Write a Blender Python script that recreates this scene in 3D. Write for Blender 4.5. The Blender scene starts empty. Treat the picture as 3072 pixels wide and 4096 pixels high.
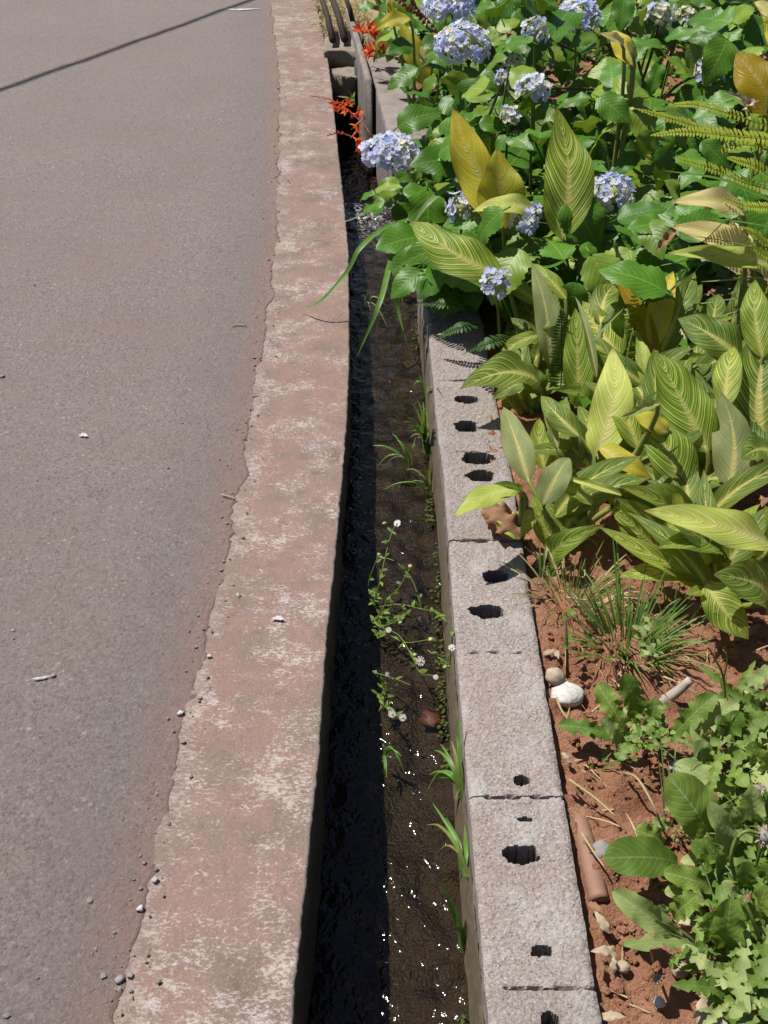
import bpy, math, random
import numpy as np
from mathutils import Vector, Matrix

random.seed(7)
RNG = np.random.default_rng(7)
sc = bpy.context.scene
COL = sc.collection
RAD = math.radians

# ------------------------------------------------------------------ camera, sky, sun, exposure
CAM_H, PITCH, FPX, CX, CY, PW = 1.785, RAD(37.53), 4450.0, 1536.0, 2048.0, 3072.0
cam_d = bpy.data.cameras.new('camera')
cam = bpy.data.objects.new('camera', cam_d)
COL.objects.link(cam)
cam.location = (0, 0, CAM_H)
cam.rotation_euler = (math.pi / 2 - PITCH, 0, 0)
cam_d.sensor_fit = 'HORIZONTAL'
cam_d.sensor_width = 36.0
cam_d.lens = FPX / PW * 36.0
cam_d.clip_end = 500
cam_d.clip_start = 0.05
sc.camera = cam

SUN_DX, SUN_DY = 0.46, -0.22          # a point 1 m up throws its shadow this far
sun_elev = math.atan2(1.0, math.hypot(SUN_DX, SUN_DY))
world = bpy.data.worlds.new('World')
sc.world = world
world.use_nodes = True
wn = world.node_tree
wn.nodes.clear()
sky = wn.nodes.new('ShaderNodeTexSky')
sky.sky_type = 'NISHITA'
sky.sun_disc = False
sky.sun_elevation = sun_elev
sky.sun_rotation = math.atan2(-SUN_DX, -SUN_DY)
bg = wn.nodes.new('ShaderNodeBackground')
bg.inputs['Strength'].default_value = 0.05
wo = wn.nodes.new('ShaderNodeOutputWorld')
wn.links.new(sky.outputs[0], bg.inputs['Color'])
wn.links.new(bg.outputs[0], wo.inputs['Surface'])
sun_d = bpy.data.lights.new('sun', 'SUN')
sun_d.energy = 5.0
sun_d.angle = RAD(0.5)
sun_d.color = (1.0, 0.965, 0.91)
sun = bpy.data.objects.new('sun', sun_d)
COL.objects.link(sun)
sun.rotation_euler = Vector((SUN_DX, SUN_DY, -1)).to_track_quat('-Z', 'Y').to_euler()
sun.location = (-3, 4, 8)
sc.view_settings.view_transform = 'Standard'
sc.view_settings.look = 'None'
sc.view_settings.exposure = 0.58
sc.view_settings.gamma = 1.0
sc.view_settings.use_curve_mapping = False

# ------------------------------------------------------------------ rays through photo pixels, crops of the photo used for tracing
FWD = Vector((0, math.cos(PITCH), -math.sin(PITCH)))
UPV = Vector((0, math.sin(PITCH), math.cos(PITCH)))
CAMP = Vector((0, 0, CAM_H))
def ray(p): return FWD + Vector((1, 0, 0)) * ((p[0] - CX) / FPX) + UPV * ((CY - p[1]) / FPX)
def at_z(p, z=0.0):
    r = ray(p)
    return CAMP + r * ((z - CAM_H) / r.z)
def at_Y(p, Y):
    r = ray(p)
    return CAMP + r * (Y / r.y)
def m_per_px(P): return (Vector(P) - CAMP).dot(FWD) / FPX
CROP = {'1': (1200, 0, .5642), '2': (2136, 0, .5642), '3': (1200, 1000, .5642), '4': (2136, 1000, .5642),
        '5': (1200, 2000, .5642), '6': (2136, 2000, .5642), '7': (1100, 3000, .6245), '8': (2136, 3000, .5642),
        'A': (1250, 0, .3014), 'B': (2500, 300, .3616), 'C': (2450, 2900, .375), 'D': (1750, 1500, .3014)}
def c(r, x, y):
    o = CROP[r]
    return (o[0] + x * o[2], o[1] + y * o[2])

# ------------------------------------------------------------------ numpy value noise
_T = RNG.random((256, 256))
def vn(x, y, seed=0):
    x = np.asarray(x, float) + seed * 17.3
    y = np.asarray(y, float) + seed * 9.1
    xi, yi = np.floor(x).astype(int), np.floor(y).astype(int)
    fx, fy = x - xi, y - yi
    fx = fx * fx * (3 - 2 * fx); fy = fy * fy * (3 - 2 * fy)
    a, b = _T[yi % 256, xi % 256], _T[yi % 256, (xi + 1) % 256]
    d, e = _T[(yi + 1) % 256, xi % 256], _T[(yi + 1) % 256, (xi + 1) % 256]
    return (a * (1 - fx) + b * fx) * (1 - fy) + (d * (1 - fx) + e * fx) * fy
def fbm(x, y, seed=0, octv=4):
    s, a, t = 0, .5, 0
    for i in range(octv):
        s = s + a * vn(x * 2 ** i, y * 2 ** i, seed + i * 3)
        t += a
        a *= .5
    return s / t

# ------------------------------------------------------------------ mesh and object helpers
def link(o, parent=None):
    COL.objects.link(o)
    if parent is not None:
        o.parent = parent
    return o
def mesh_obj(name, verts, faces, mat, parent=None, uvs=None, loc=(0, 0, 0), smooth=True):
    me = bpy.data.meshes.new(name)
    me.from_pydata([tuple(v) for v in verts], [], faces)
    if uvs is not None:
        ul = me.uv_layers.new(name='UVMap')
        vi = np.empty(len(me.loops), dtype=np.int32)
        me.loops.foreach_get('vertex_index', vi)
        ul.data.foreach_set('uv', np.asarray(uvs, dtype=np.float32)[vi].ravel())
    if smooth:
        me.polygons.foreach_set('use_smooth', np.ones(len(me.polygons), dtype=bool))
    for m in (mat if isinstance(mat, (list, tuple)) else [mat]):
        me.materials.append(m)
    me.update()
    o = bpy.data.objects.new(name, me)
    o.location = loc
    return link(o, parent)
def inst(name, me, parent, mat4):
    o = bpy.data.objects.new(name, me)
    o.matrix_basis = mat4
    return link(o, parent)
def thing(name, label, cat, loc, group=None):
    o = bpy.data.objects.new(name, None)
    o.empty_display_size = .05
    o.location = loc
    return tag(link(o), label, cat, group)
def tag(o, label=None, cat=None, group=None, kind=None):
    if label: o['label'] = label
    if cat: o['category'] = cat
    if group: o['group'] = group
    if kind: o['kind'] = kind
    return o
class MB:
    def __init__(s): s.v, s.f, s.uv = [], [], []
    def add(s, v, f, uv=None):
        n = len(s.v)
        s.v += [tuple(p) for p in v]
        s.f += [tuple(i + n for i in q) for q in f]
        s.uv += list(uv) if uv is not None else [(0, 0)] * len(v)
    def build(s, name, mat, parent=None, org=(0, 0, 0), smooth=True):
        org = Vector(org)
        base = Vector(parent.location) if parent is not None and parent.parent is None else Vector((0, 0, 0))
        return mesh_obj(name, [Vector(p) - org for p in s.v], s.f, mat, parent, s.uv, org - base, smooth)
def tube(pts, r0, r1=None, seg=6):
    r1 = r0 if r1 is None else r1
    pts = [Vector(p) for p in pts]
    v, f, uv, n = [], [], [], len(pts)
    for i, p in enumerate(pts):
        d = (pts[min(i + 1, n - 1)] - pts[max(i - 1, 0)]).normalized()
        a = d.cross(Vector((0, .31, .95)) if abs(d.z) < .9 else Vector((1, 0, 0))).normalized()
        b = d.cross(a)
        r = r0 + (r1 - r0) * i / (n - 1)
        for k in range(seg):
            t = 2 * math.pi * k / seg
            v.append(p + (a * math.cos(t) + b * math.sin(t)) * r)
            uv.append((k / seg, i / (n - 1)))
    for i in range(n - 1):
        for k in range(seg):
            k2 = (k + 1) % seg
            f.append((i * seg + k, i * seg + k2, (i + 1) * seg + k2, (i + 1) * seg + k))
    v += [pts[0], pts[-1]]; uv += [(0, 0), (0, 1)]
    a, b = len(v) - 2, len(v) - 1
    for k in range(seg):
        f.append((a, (k + 1) % seg, k))
        f.append((b, (n - 1) * seg + k, (n - 1) * seg + (k + 1) % seg))
    return v, f, uv
def bez(pts, n):
    out = []
    m = len(pts) - 1
    for i in range(n + 1):
        q = [Vector(p) for p in pts]
        t = i / n
        for k in range(m):
            q = [q[j].lerp(q[j + 1], t) for j in range(len(q) - 1)]
        out.append(q[0])
    return out
def catmull(pts, n):
    P = [Vector(p) for p in pts]
    P = [P[0] * 2 - P[1]] + P + [P[-1] * 2 - P[-2]]
    out = []
    for i in range(1, len(P) - 2):
        for k in range(n):
            t = k / n
            out.append(.5 * ((2 * P[i]) + (P[i + 1] - P[i - 1]) * t + (2 * P[i - 1] - 5 * P[i] + 4 * P[i + 1] - P[i + 2]) * t * t + (3 * P[i] - P[i - 1] - 3 * P[i + 1] + P[i + 2]) * t ** 3))
    out.append(P[-2])
    return out
def grid_faces(nx, ny):     # vertex index = j*nx + i
    i, j = np.meshgrid(np.arange(nx - 1), np.arange(ny - 1))
    a = (j * nx + i).ravel()
    return np.stack([a, a + 1, a + nx + 1, a + nx], 1).tolist()

# ------------------------------------------------------------------ material helpers
ALB = .72      # overall level of the base colours for this exposure
class NT:
    def __init__(s, name):
        s.m = bpy.data.materials.new(name)
        s.m.use_nodes = True
        s.t = s.m.node_tree
        s.t.nodes.clear()
        s.out = s.t.nodes.new('ShaderNodeOutputMaterial')
    def n(s, typ, ins=None, **pr):
        nd = s.t.nodes.new('ShaderNode' + typ)
        for k, v in pr.items(): setattr(nd, k, v)
        for k, v in (ins or {}).items():
            if isinstance(v, bpy.types.NodeSocket): s.t.links.new(v, nd.inputs[k])
            else:
                if isinstance(v, tuple) and len(v) == 3 and nd.inputs[k].type == 'RGBA': v = v + (1,)
                nd.inputs[k].default_value = v
        return nd
    def math(s, op, a, b=0.0, c_=None):
        i = {0: a, 1: b}
        if c_ is not None: i[2] = c_
        return s.n('Math', i, operation=op).outputs[0]
    def ramp(s, fac, stops, interp='LINEAR'):
        nd = s.n('ValToRGB', {'Fac': fac})
        cr = nd.color_ramp
        cr.interpolation = interp
        while len(cr.elements) < len(stops): cr.elements.new(.5)
        for e, (p, col) in zip(cr.elements, stops):
            e.position = p
            e.color = (col, col, col, 1) if not isinstance(col, tuple) else col + (1,)
        return nd.outputs[0]
    def mix(s, fac, a, b, bt='MIX'):
        nd = s.n('Mix', data_type='RGBA', blend_type=bt)
        for k, v in ((0, fac), (6, a), (7, b)):
            if isinstance(v, bpy.types.NodeSocket): s.t.links.new(v, nd.inputs[k])
            else: nd.inputs[k].default_value = v + (1,) if isinstance(v, tuple) else v
        return nd.outputs[2]
    def noise(s, vec, scale, detail=3, rough=.55, dist=0):
        return s.n('TexNoise', {'Vector': vec, 'Scale': scale, 'Detail': detail, 'Roughness': rough, 'Distortion': dist}).outputs['Fac']
    def bump(s, h, strength, dist, normal=None):
        i = {'Height': h, 'Strength': strength, 'Distance': dist}
        if normal is not None: i['Normal'] = normal
        return s.n('Bump', i).outputs[0]
    def done(s, shader):
        s.t.links.new(shader, s.out.inputs['Surface'])
        return s.m
    def bsdf(s, col, rough, normal=None, spec=.5, **kw):
        col = s.mix(1.0, col, (ALB, ALB, ALB), 'MULTIPLY')
        i = {'Base Color': col, 'Roughness': rough, 'Specular IOR Level': spec}
        if normal is not None: i['Normal'] = normal
        i.update(kw)
        return s.n('BsdfPrincipled', i).outputs[0]
def flat_mat(name, col, rough=.7, var=.25, scale=40, bump=.2, trans=0.0, spec=.3):
    t = NT(name)
    ob = t.n('TexCoord').outputs['Object']
    rnd = t.n('ObjectInfo').outputs['Random']
    nz = t.noise(ob, scale, 4)
    k = t.math('ADD', t.math('MULTIPLY', nz, var * 2), t.math('MULTIPLY', rnd, var * .6))
    k = t.math('ADD', k, 1 - var * 1.3)
    cc = t.mix(1.0, col, t.n('CombineColor', {0: k, 1: k, 2: k}).outputs[0], 'MULTIPLY')
    b = t.bsdf(cc, rough, t.bump(nz, bump, .004), spec)
    if trans:
        tr = t.n('BsdfTranslucent', {'Color': cc}).outputs[0]
        b = t.n('MixShader', {0: trans, 1: b, 2: tr}).outputs[0]
    return t.done(b)
# ------------------------------------------------------------------ materials of the setting
def mat_asphalt():
    t = NT('asphalt')
    ob = t.n('TexCoord').outputs['Object']
    uv = t.n('SeparateXYZ', {0: t.n('UVMap').outputs[0]})
    edge = uv.outputs[0]                                   # metres from the kerb
    wob = t.n('VectorMath', {0: ob, 1: t.n('VectorMath', {0: t.n('TexNoise', {'Vector': ob, 'Scale': 90.0}).outputs['Color'], 3: .012}, operation='SCALE').outputs[0]}, operation='ADD').outputs[0]
    v1 = t.n('TexVoronoi', {'Vector': wob, 'Scale': 150.0, 'Randomness': 1.0})
    v2 = t.n('TexVoronoi', {'Vector': wob, 'Scale': 330.0, 'Randomness': 1.0})
    cell = t.n('SeparateColor', {0: v1.outputs['Color']})
    cell2 = t.n('SeparateColor', {0: v2.outputs['Color']})
    chip = t.ramp(cell.outputs[0], [(0, (.115, .092, .084)), (.3, (.215, .178, .168)), (.6, (.24, .204, .197)), (.85, (.29, .242, .226)), (.97, (.31, .27, .245)), (1, (.44, .40, .37))])
    fine = t.ramp(cell2.outputs[1], [(0, (.12, .095, .087)), (.6, (.245, .204, .193)), (1, (.345, .293, .273))])
    cc = t.mix(.45, chip, fine)
    v3 = t.n('TexVoronoi', {'Vector': wob, 'Scale': 75.0})
    c3 = t.n('SeparateColor', {0: v3.outputs['Color']})
    st = t.math('MULTIPLY', t.ramp(v3.outputs['Distance'], [(.30, 1.0), (.42, 0.0)]), t.ramp(c3.outputs[0], [(.45, 0.0), (.54, .85)]))
    cc = t.mix(st, cc, t.ramp(c3.outputs[1], [(0, (.115, .10, .098)), (.5, (.215, .19, .18)), (.9, (.27, .235, .215)), (1, (.46, .43, .40))]))
    big = t.noise(ob, 1.6, 5, .6)
    red = t.ramp(t.noise(ob, 3.3, 6, .65), [(.45, 0.0), (.75, .55)])
    cc = t.mix(red, cc, (.245, .175, .145))
    cc = t.mix(t.ramp(big, [(.35, .0), (.7, .30)]), cc, (.165, .142, .136))
    streak = t.noise(t.n('Mapping', {'Vector': ob, 'Scale': (3.0, .5, 1.0)}).outputs[0], 2.0, 4)
    cc = t.mix(t.ramp(streak, [(.45, 0.0), (.7, .25)]), cc, (.235, .20, .185))
    # grey bluish band and red soil beside the kerb
    en = t.math('ADD', edge, t.math('MULTIPLY', t.math('SUBTRACT', t.noise(ob, 14, 5, .7), .5), .11))
    cc = t.mix(t.ramp(en, [(.02, 0.0), (.07, .30), (.16, .22), (.3, 0.0)]), cc, (.15, .135, .132))
    cc = t.mix(t.ramp(en, [(0.0, .5), (.03, .40), (.11, .0)]), cc, (.27, .155, .115))
    # dry pale scuffs
    sp = t.noise(ob, 55, 2, .5)
    cc = t.mix(t.ramp(sp, [(.74, 0.0), (.80, .6)]), cc, (.42, .38, .35))
    cc = t.mix(1.0, cc, (1.03, .985, .985), 'MULTIPLY')
    h = t.math('ADD', t.math('MULTIPLY', v1.outputs['Distance'], -.35), t.math('MULTIPLY', cell.outputs[1], .45))
    h = t.math('ADD', h, t.math('ADD', t.math('MULTIPLY', t.noise(ob, 330, 5, .75), 1.3), t.math('MULTIPLY', st, .5)))
    nrm = t.bump(h, .8, .0045)
    return t.done(t.bsdf(cc, .78, nrm, .35))
def mat_kerb():
    t = NT('kerb_concrete')
    ob = t.n('TexCoord').outputs['Object']
    uv = t.n('SeparateXYZ', {0: t.n('UVMap').outputs[0]})
    u = uv.outputs[0]
    big = t.noise(ob, 5, 6, .62)
    cc = t.ramp(big, [(.25, (.15, .111, .092)), (.40, (.226, .160, .134)), (.52, (.282, .182, .146)), (.62, (.232, .165, .138)), (.78, (.178, .135, .116))])
    g = t.noise(ob, 220, 3, .6)
    cc = t.mix(t.ramp(g, [(.35, .35), (.5, 0.0)]), cc, (.15, .10, .08))
    cc = t.mix(t.ramp(g, [(.55, 0.0), (.72, .4)]), cc, (.42, .32, .27))
    st = t.n('Mapping', {'Vector': ob, 'Scale': (.62, 1.0, 1.0)}).outputs[0]
    ln = t.math('ADD', t.math('MULTIPLY', t.noise(st, 34, 6, .85), .38), t.math('MULTIPLY', t.noise(st, 170, 4, .75), .62))
    lb = t.noise(ob, 7, 5, .7)
    edge = t.ramp(u, [(.0, .07), (.08, .045), (.25, .0), (1, .0)])
    lf = t.math('ADD', t.math('ADD', ln, t.math('MULTIPLY', t.math('SUBTRACT', lb, .5), .55)), edge)
    cc = t.mix(t.ramp(lf, [(.535, 0.0), (.575, .40), (.68, .85)]), cc, (.56, .51, .47))
    dk = t.noise(ob, 30, 5, .7)
    cc = t.mix(t.ramp(dk, [(.54, 0.0), (.72, .5)]), cc, (.13, .09, .07))
    cc = t.mix(t.ramp(u, [(0, .0), (.96, 0.0), (.99, .35), (1, .35)]), cc, (.38, .34, .30))
    sd = t.math('ADD', u, t.math('MULTIPLY', t.math('SUBTRACT', t.noise(ob, 60, 5, .75), .5), .22))
    cc = t.mix(t.ramp(sd, [(.0, .6), (.06, .35), (.18, 0.0)]), cc, t.mix(t.noise(ob, 200, 3, .7), (.12, .085, .072), (.33, .225, .185)))
    h = t.math('ADD', t.math('MULTIPLY', g, .5), t.math('MULTIPLY', ln, .8))
    return t.done(t.bsdf(cc, .85, t.bump(h, .6, .006), .25))
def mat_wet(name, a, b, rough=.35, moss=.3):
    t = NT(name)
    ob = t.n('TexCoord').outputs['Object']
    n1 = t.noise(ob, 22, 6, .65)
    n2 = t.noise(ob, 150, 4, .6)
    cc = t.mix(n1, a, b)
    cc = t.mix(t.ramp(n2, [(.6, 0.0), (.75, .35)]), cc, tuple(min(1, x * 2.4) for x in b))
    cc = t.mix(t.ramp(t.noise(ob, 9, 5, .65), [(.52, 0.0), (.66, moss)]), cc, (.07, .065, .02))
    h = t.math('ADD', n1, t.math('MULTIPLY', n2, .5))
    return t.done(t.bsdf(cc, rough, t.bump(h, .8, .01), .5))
def mat_water():
    t = NT('running_water')
    ob = t.n('TexCoord').outputs['Object']
    m1 = t.n('Mapping', {'Vector': ob, 'Scale': (1.0, .85, 1.0)}).outputs[0]
    r = t.math('ADD', t.noise(m1, 27, 2, .5, .7), t.math('MULTIPLY', t.noise(m1, 75, 2, .5), .42))
    nrm = t.bump(r, 1.0, .0076)
    gl = t.n('BsdfGlossy', {'Color': (1, 1, 1), 'Roughness': .07, 'Normal': nrm}).outputs[0]
    tr = t.n('BsdfTransparent', {'Color': (.62, .52, .40)}).outputs[0]
    fr = t.n('Fresnel', {'IOR': 1.33, 'Normal': nrm}).outputs[0]
    w = t.n('MixShader', {0: fr, 1: tr, 2: gl}).outputs[0]
    # foam where the water tumbles, kept as a vertex-free mask along the length (UV v = foam amount)
    uv = t.n('SeparateXYZ', {0: t.n('UVMap').outputs[0]})
    fo = t.math('MULTIPLY', t.ramp(t.noise(ob, 60, 5, .75), [(.50, 0.0), (.62, 1.0)]), uv.outputs[1])
    foam = t.bsdf((.62, .64, .66), .6, nrm, .5)
    return t.done(t.n('MixShader', {0: fo, 1: w, 2: foam}).outputs[0])
def mat_block():
    t = NT('cement_block')
    ob = t.n('TexCoord').outputs['Object']
    rnd = t.n('ObjectInfo').outputs['Random']
    v = t.n('TexVoronoi', {'Vector': ob, 'Scale': 300.0})
    cell = t.n('SeparateColor', {0: v.outputs['Color']})
    cc = t.ramp(cell.outputs[0], [(0, (.19, .155, .137)), (.22, (.295, .246, .222)), (.6, (.34, .288, .262)), (.9, (.39, .338, .312)), (1, (.49, .44, .41))])
    big = t.noise(ob, 7, 5, .65)
    cc = t.mix(t.ramp(big, [(.3, .40), (.5, 0.0)]), cc, (.29, .215, .19))
    wh = t.math('ADD', t.noise(ob, 11, 6, .7), t.math('MULTIPLY', t.noise(ob, 90, 3), .12))
    cc = t.mix(t.ramp(wh, [(.58, 0.0), (.78, .55)]), cc, (.50, .48, .47))
    cc = t.mix(t.ramp(t.noise(ob, 48, 5, .7), [(.62, 0.0), (.75, .5)]), cc, (.33, .20, .165))
    cc = t.mix(t.ramp(t.noise(ob, 75, 4, .7), [(.64, 0.0), (.76, .55)]), cc, (.12, .10, .09))
    k = t.math('ADD', t.math('MULTIPLY', rnd, .16), .90)
    cc = t.mix(1.0, cc, t.n('CombineColor', {0: k, 1: k, 2: k}).outputs[0], 'MULTIPLY')
    # low on the face it stays damp and brown
    z = t.n('SeparateXYZ', {0: ob}).outputs[2]
    zz = t.math('ADD', z, t.math('MULTIPLY', t.noise(ob, 30, 4), .05))
    cc = t.mix(t.ramp(t.math('ADD', t.math('MULTIPLY', zz, 5.0), 1.0), [(.05, .85), (.55, .6), (.85, .2), (1.0, 0.0)]), cc, (.13, .098, .062))
    h = t.math('ADD', t.math('MULTIPLY', v.outputs['Distance'], .4), t.math('MULTIPLY', t.noise(ob, 220, 5, .7), 1.2))
    return t.done(t.bsdf(cc, .88, t.bump(h, .55, .004), .2))
def mat_soil():
    t = NT('red_soil')
    ob = t.n('TexCoord').outputs['Object']
    n1 = t.noise(ob, 8, 6, .65)
    cc = t.ramp(n1, [(.25, (.29, .130, .074)), (.5, (.46, .220, .130)), (.7, (.58, .315, .205))])
    n2 = t.noise(ob, 120, 4, .7)
    cc = t.mix(t.ramp(n2, [(.55, 0.0), (.8, .5)]), cc, (.60, .38, .27))
    cc = t.mix(t.ramp(n2, [(.25, .6), (.42, 0.0)]), cc, (.13, .05, .028))
    h = t.math('ADD', t.noise(ob, 60, 6, .7), t.math('MULTIPLY', n2, .35))
    return t.done(t.bsdf(cc, .95, t.bump(h, 1.0, .018), .1))
M_ROAD, M_KERB = mat_asphalt(), mat_kerb()
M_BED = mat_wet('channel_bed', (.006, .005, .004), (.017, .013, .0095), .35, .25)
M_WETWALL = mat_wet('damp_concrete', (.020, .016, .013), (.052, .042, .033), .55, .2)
M_WATER, M_BLOCK, M_SOIL = mat_water(), mat_block(), mat_soil()
M_MORTAR = flat_mat('mossy_mortar', (.125, .095, .060), .8, .7, 45, 1.0)
M_MOSS = flat_mat('moss', (.07, .085, .015), .95, .5, 90, 1)
M_STONE = flat_mat('pale_stone', (.55, .52, .49), .85, .55, 70, 1.0)
M_GREYSTONE = flat_mat('grey_stone', (.28, .26, .25), .85, .35, 70, .8)
M_TAN = flat_mat('dry_ground', (.36, .27, .15), .95, .5, 30, 1)

# ------------------------------------------------------------------ ground, road, kerb, channel, water
def zs(Y):      # height of road and kerb: falls gently away from the camera
    return np.interp(Y, [-2, .6, 1.2, 3.0, 4.0, 40], [.09, .085, .06, -.05, -.06, -.06])
def trace(pix, zf):
    out = []
    for p in pix:
        z = 0.0
        for _ in range(8):
            P = at_z(p, z)
            z = float(zf(P.y))
        out.append(P)
    out.sort(key=lambda P: P.y)
    return np.array([P.y for P in out]), np.array([P.x for P in out])
kr_Y, kr_X = trace([(1166, 4096), (1204, 3704), (1240, 3375), (1278, 2963), (1302, 2593), (1333, 2310), (1369, 1903), (1389, 1667), (1398, 1400),
                    (1394, 1000), (1375, 800), (1352, 600), (1328, 360), (1310, 220), (1285, 100), (1262, 0)], zs)
kl_Y, kl_X = trace([(475, 4096), (650, 3300), (740, 2870), (830, 2540), (915, 2240), (975, 1860), (1010, 1640), (1050, 1400), (1090, 1200), (1105, 1000),
                    (1118, 700), (1122, 400), (1105, 150), (1085, 0)], zs)
wl_Y, wl_X = trace([(1955, 4096), (1830, 2650), (1775, 1903), (1742, 1640), (1733, 1520), (1716, 1339), (1691, 1169), (1640, 900)], lambda Y: 0.0)
def ext(Y, X, a, b):
    s0 = (X[1] - X[0]) / (Y[1] - Y[0]); s1 = (X[-1] - X[-3]) / (Y[-1] - Y[-3])
    return np.r_[a, Y, b], np.r_[X[0] + s0 * (a - Y[0]), X, X[-1] + s1 * (b - Y[-1])]
kr_Y, kr_X = ext(kr_Y, kr_X, -1.5, 11)
kl_Y, kl_X = ext(kl_Y, kl_X, -1.5, 11)
wl_Y, wl_X = ext(wl_Y, wl_X, -1.5, 5.2)
KR = lambda Y: np.interp(Y, kr_Y, kr_X)
KL = lambda Y: np.interp(Y, kl_Y, kl_X)
WL = lambda Y: np.interp(Y, wl_Y, wl_X)
FW = lambda Y: np.interp(Y, [3.2, 4.2, 4.9, 5.3, 6.02, 6.6, 7.6, 11], [.17, .115, .06, .015, -.046, -.10, -.20, -.55])   # channel face of the far wall
RW = lambda Y: np.where(Y < 3.75, WL(np.minimum(Y, 3.75)), np.minimum(FW(Y), WL(3.75)))
WATER_Z = lambda Y: np.interp(Y, [-2, 1.6, 2.3, 4.9, 5.3, 8], [-.245, -.235, -.205, -.20, -.46, -.48])

gm = flat_mat('far_ground', (.20, .12, .08), .95, .4, 3, .5)
tag(mesh_obj('ground', [(-150, -150, -.75), (150, -150, -.75), (150, 150, -.75), (-150, 150, -.75)], [(0, 1, 2, 3)], gm), 'broad brown ground under and around the road', None, None, 'structure')

# road: fine along the kerb, coarse away
Ys = np.r_[np.linspace(-1.5, .6, 12), np.arange(.62, 8.4, .012), np.linspace(8.5, 11, 10)]
off = np.r_[[0, .006, .014, .025, .04, .06, .09, .13, .18, .25, .34, .46, .62, .82, 1.1, 1.5, 2.0, 2.8, 4, 6, 9]]
YY, OO = np.meshgrid(Ys, off, indexing='ij')
jag = (fbm(Ys * 9, Ys * 0 + 3, 5, 5) - .5) * .06 + (fbm(Ys * 40, Ys * 0, 8, 3) - .5) * .016
E0 = KL(Ys) + jag + .004
XX = E0[:, None] - OO + (vn(YY * 60, OO * 60, 2) - .5) * .004 * (OO > 0)
ZZ = zs(YY) + np.minimum(OO / .06, 1) * .0025 + .0002 + (fbm(XX * 4, YY * 4, 1) - .5) * .012 * np.minimum(OO / .3, 1) + (vn(XX * 90, YY * 90, 4) - .5) * .002
ZZ[:, 0] -= .02
nx, ny = len(off), len(Ys)
road = mesh_obj('road', np.stack([XX, YY, ZZ], -1).reshape(-1, 3)[:, :], [f[::-1] for f in grid_faces(nx, ny)], M_ROAD, None, np.stack([OO, YY], -1).reshape(-1, 2))
tag(road, 'worn reddish grey asphalt road beside the channel', None, None, 'structure')

# kerb: a slab of concrete with the channel's left face
Yk = np.r_[np.linspace(-1.5, .6, 12), np.arange(.62, 8.6, .0125), np.linspace(8.7, 11, 10)]
uu = np.r_[-.12, np.linspace(0, .9, 16), .94, .965, .985, 1.0]
L, R_ = KL(Yk), KR(Yk)
rough_e = (fbm(Yk * 25, Yk * 0 + 1, 21, 5) - .5) * .005 + (vn(Yk * 160, Yk * 0, 22) - .5) * .003
pitY, pitX = at_z((1355, 1815), -.02).y, at_z((1355, 1815), -.02).x
rows = []
uvr = []
for q, u in enumerate(uu):
    X = L + (R_ - L) * u + rough_e * (u > .93)
    Z = zs(Yk) + (fbm(X * 7, Yk * 7, 31) - .5) * .010 + (vn(X * 80, Yk * 80, 3) - .5) * .0022
    Z = Z - np.clip((u - .975) / .025, 0, 1) ** 2 * .004
    pit = np.exp(-(((X - pitX) / .022) ** 2 + ((Yk - pitY) / .03) ** 2))
    Z = Z - pit * .022 * (.4 + vn(X * 150, Yk * 150, 9))
    for ky, kd, x0 in ((pitY - .006, .006, -.3), (4.05, .005, -.35), (5.5, .006, -.7), (6.65, .008, -.9), (1.83, .004, -.2)):     # cracks across the slab
        cy = ky + (fbm(X * 25, X * 0 + ky, 41) - .5) * .06
        Z = Z - np.exp(-((Yk - cy) / .006) ** 2) * kd * (X > x0)
    if u < 0: Z = Z - .006
    rows.append(np.stack([X, Yk, Z], -1)); uvr.append(np.stack([np.full_like(Yk, max(u, 0)), Yk], -1))
nface = 8
zl, xl = rows[-1][:, 2], rows[-1][:, 0]
for q in range(1, nface):
    fz = (q / (nface - 1)) ** 1.3
    Z = zl + (-.62 - zl) * fz
    X = xl + .002 + (fbm(Yk * 12, Z * 12 + 5, 51) - .5) * .022 * min(1, q / 2)
    rows.append(np.stack([X, Yk, Z], -1)); uvr.append(np.stack([np.full_like(Yk, .9), Yk], -1))
n = len(rows)
V = np.stack(rows, 1).reshape(-1, 3)
fcs = [f[::1] for f in grid_faces(n, len(Yk))]
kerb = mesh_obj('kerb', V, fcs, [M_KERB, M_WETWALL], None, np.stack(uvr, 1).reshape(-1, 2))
ncol = n - 1
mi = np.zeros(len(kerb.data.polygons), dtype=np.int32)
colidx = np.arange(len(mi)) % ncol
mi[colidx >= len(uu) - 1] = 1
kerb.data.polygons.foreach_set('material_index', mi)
tag(kerb, 'reddish concrete kerb strip blotched with white lichen', None, None, 'structure')

# channel bed and water
Yb = np.arange(-.6, 8.4, .014)
ub = np.linspace(-.06, 1.06, 30)
def chan(zf, seed, amp, fr, over):
    A, B = KR(Yb) - .01, RW(Yb) + over
    U, Yg = np.meshgrid(ub, Yb)
    X = A[:, None] + (B - A)[:, None] * U
    Z = zf(Yg) + (fbm(X * fr, Yg * fr * .7, seed, 4) - .5) * amp
    return X, Yg, Z
X, Yg, Z = chan(WATER_Z, 61, .035, 22, .02)
Z -= .026
Z += np.clip(((X - RW(Yg) + .05) / .05), 0, 1) * .03 * fbm(X * 9, Yg * 9, 66)
bed = mesh_obj('channel_bed', np.stack([X, Yg, Z], -1).reshape(-1, 3), grid_faces(30, len(Yb)), M_BED)
tag(bed, 'dark wet stony bed of the drainage channel', None, None, 'structure')
X, Yg, Z = chan(WATER_Z, 71, .012, 30, .0)
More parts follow.
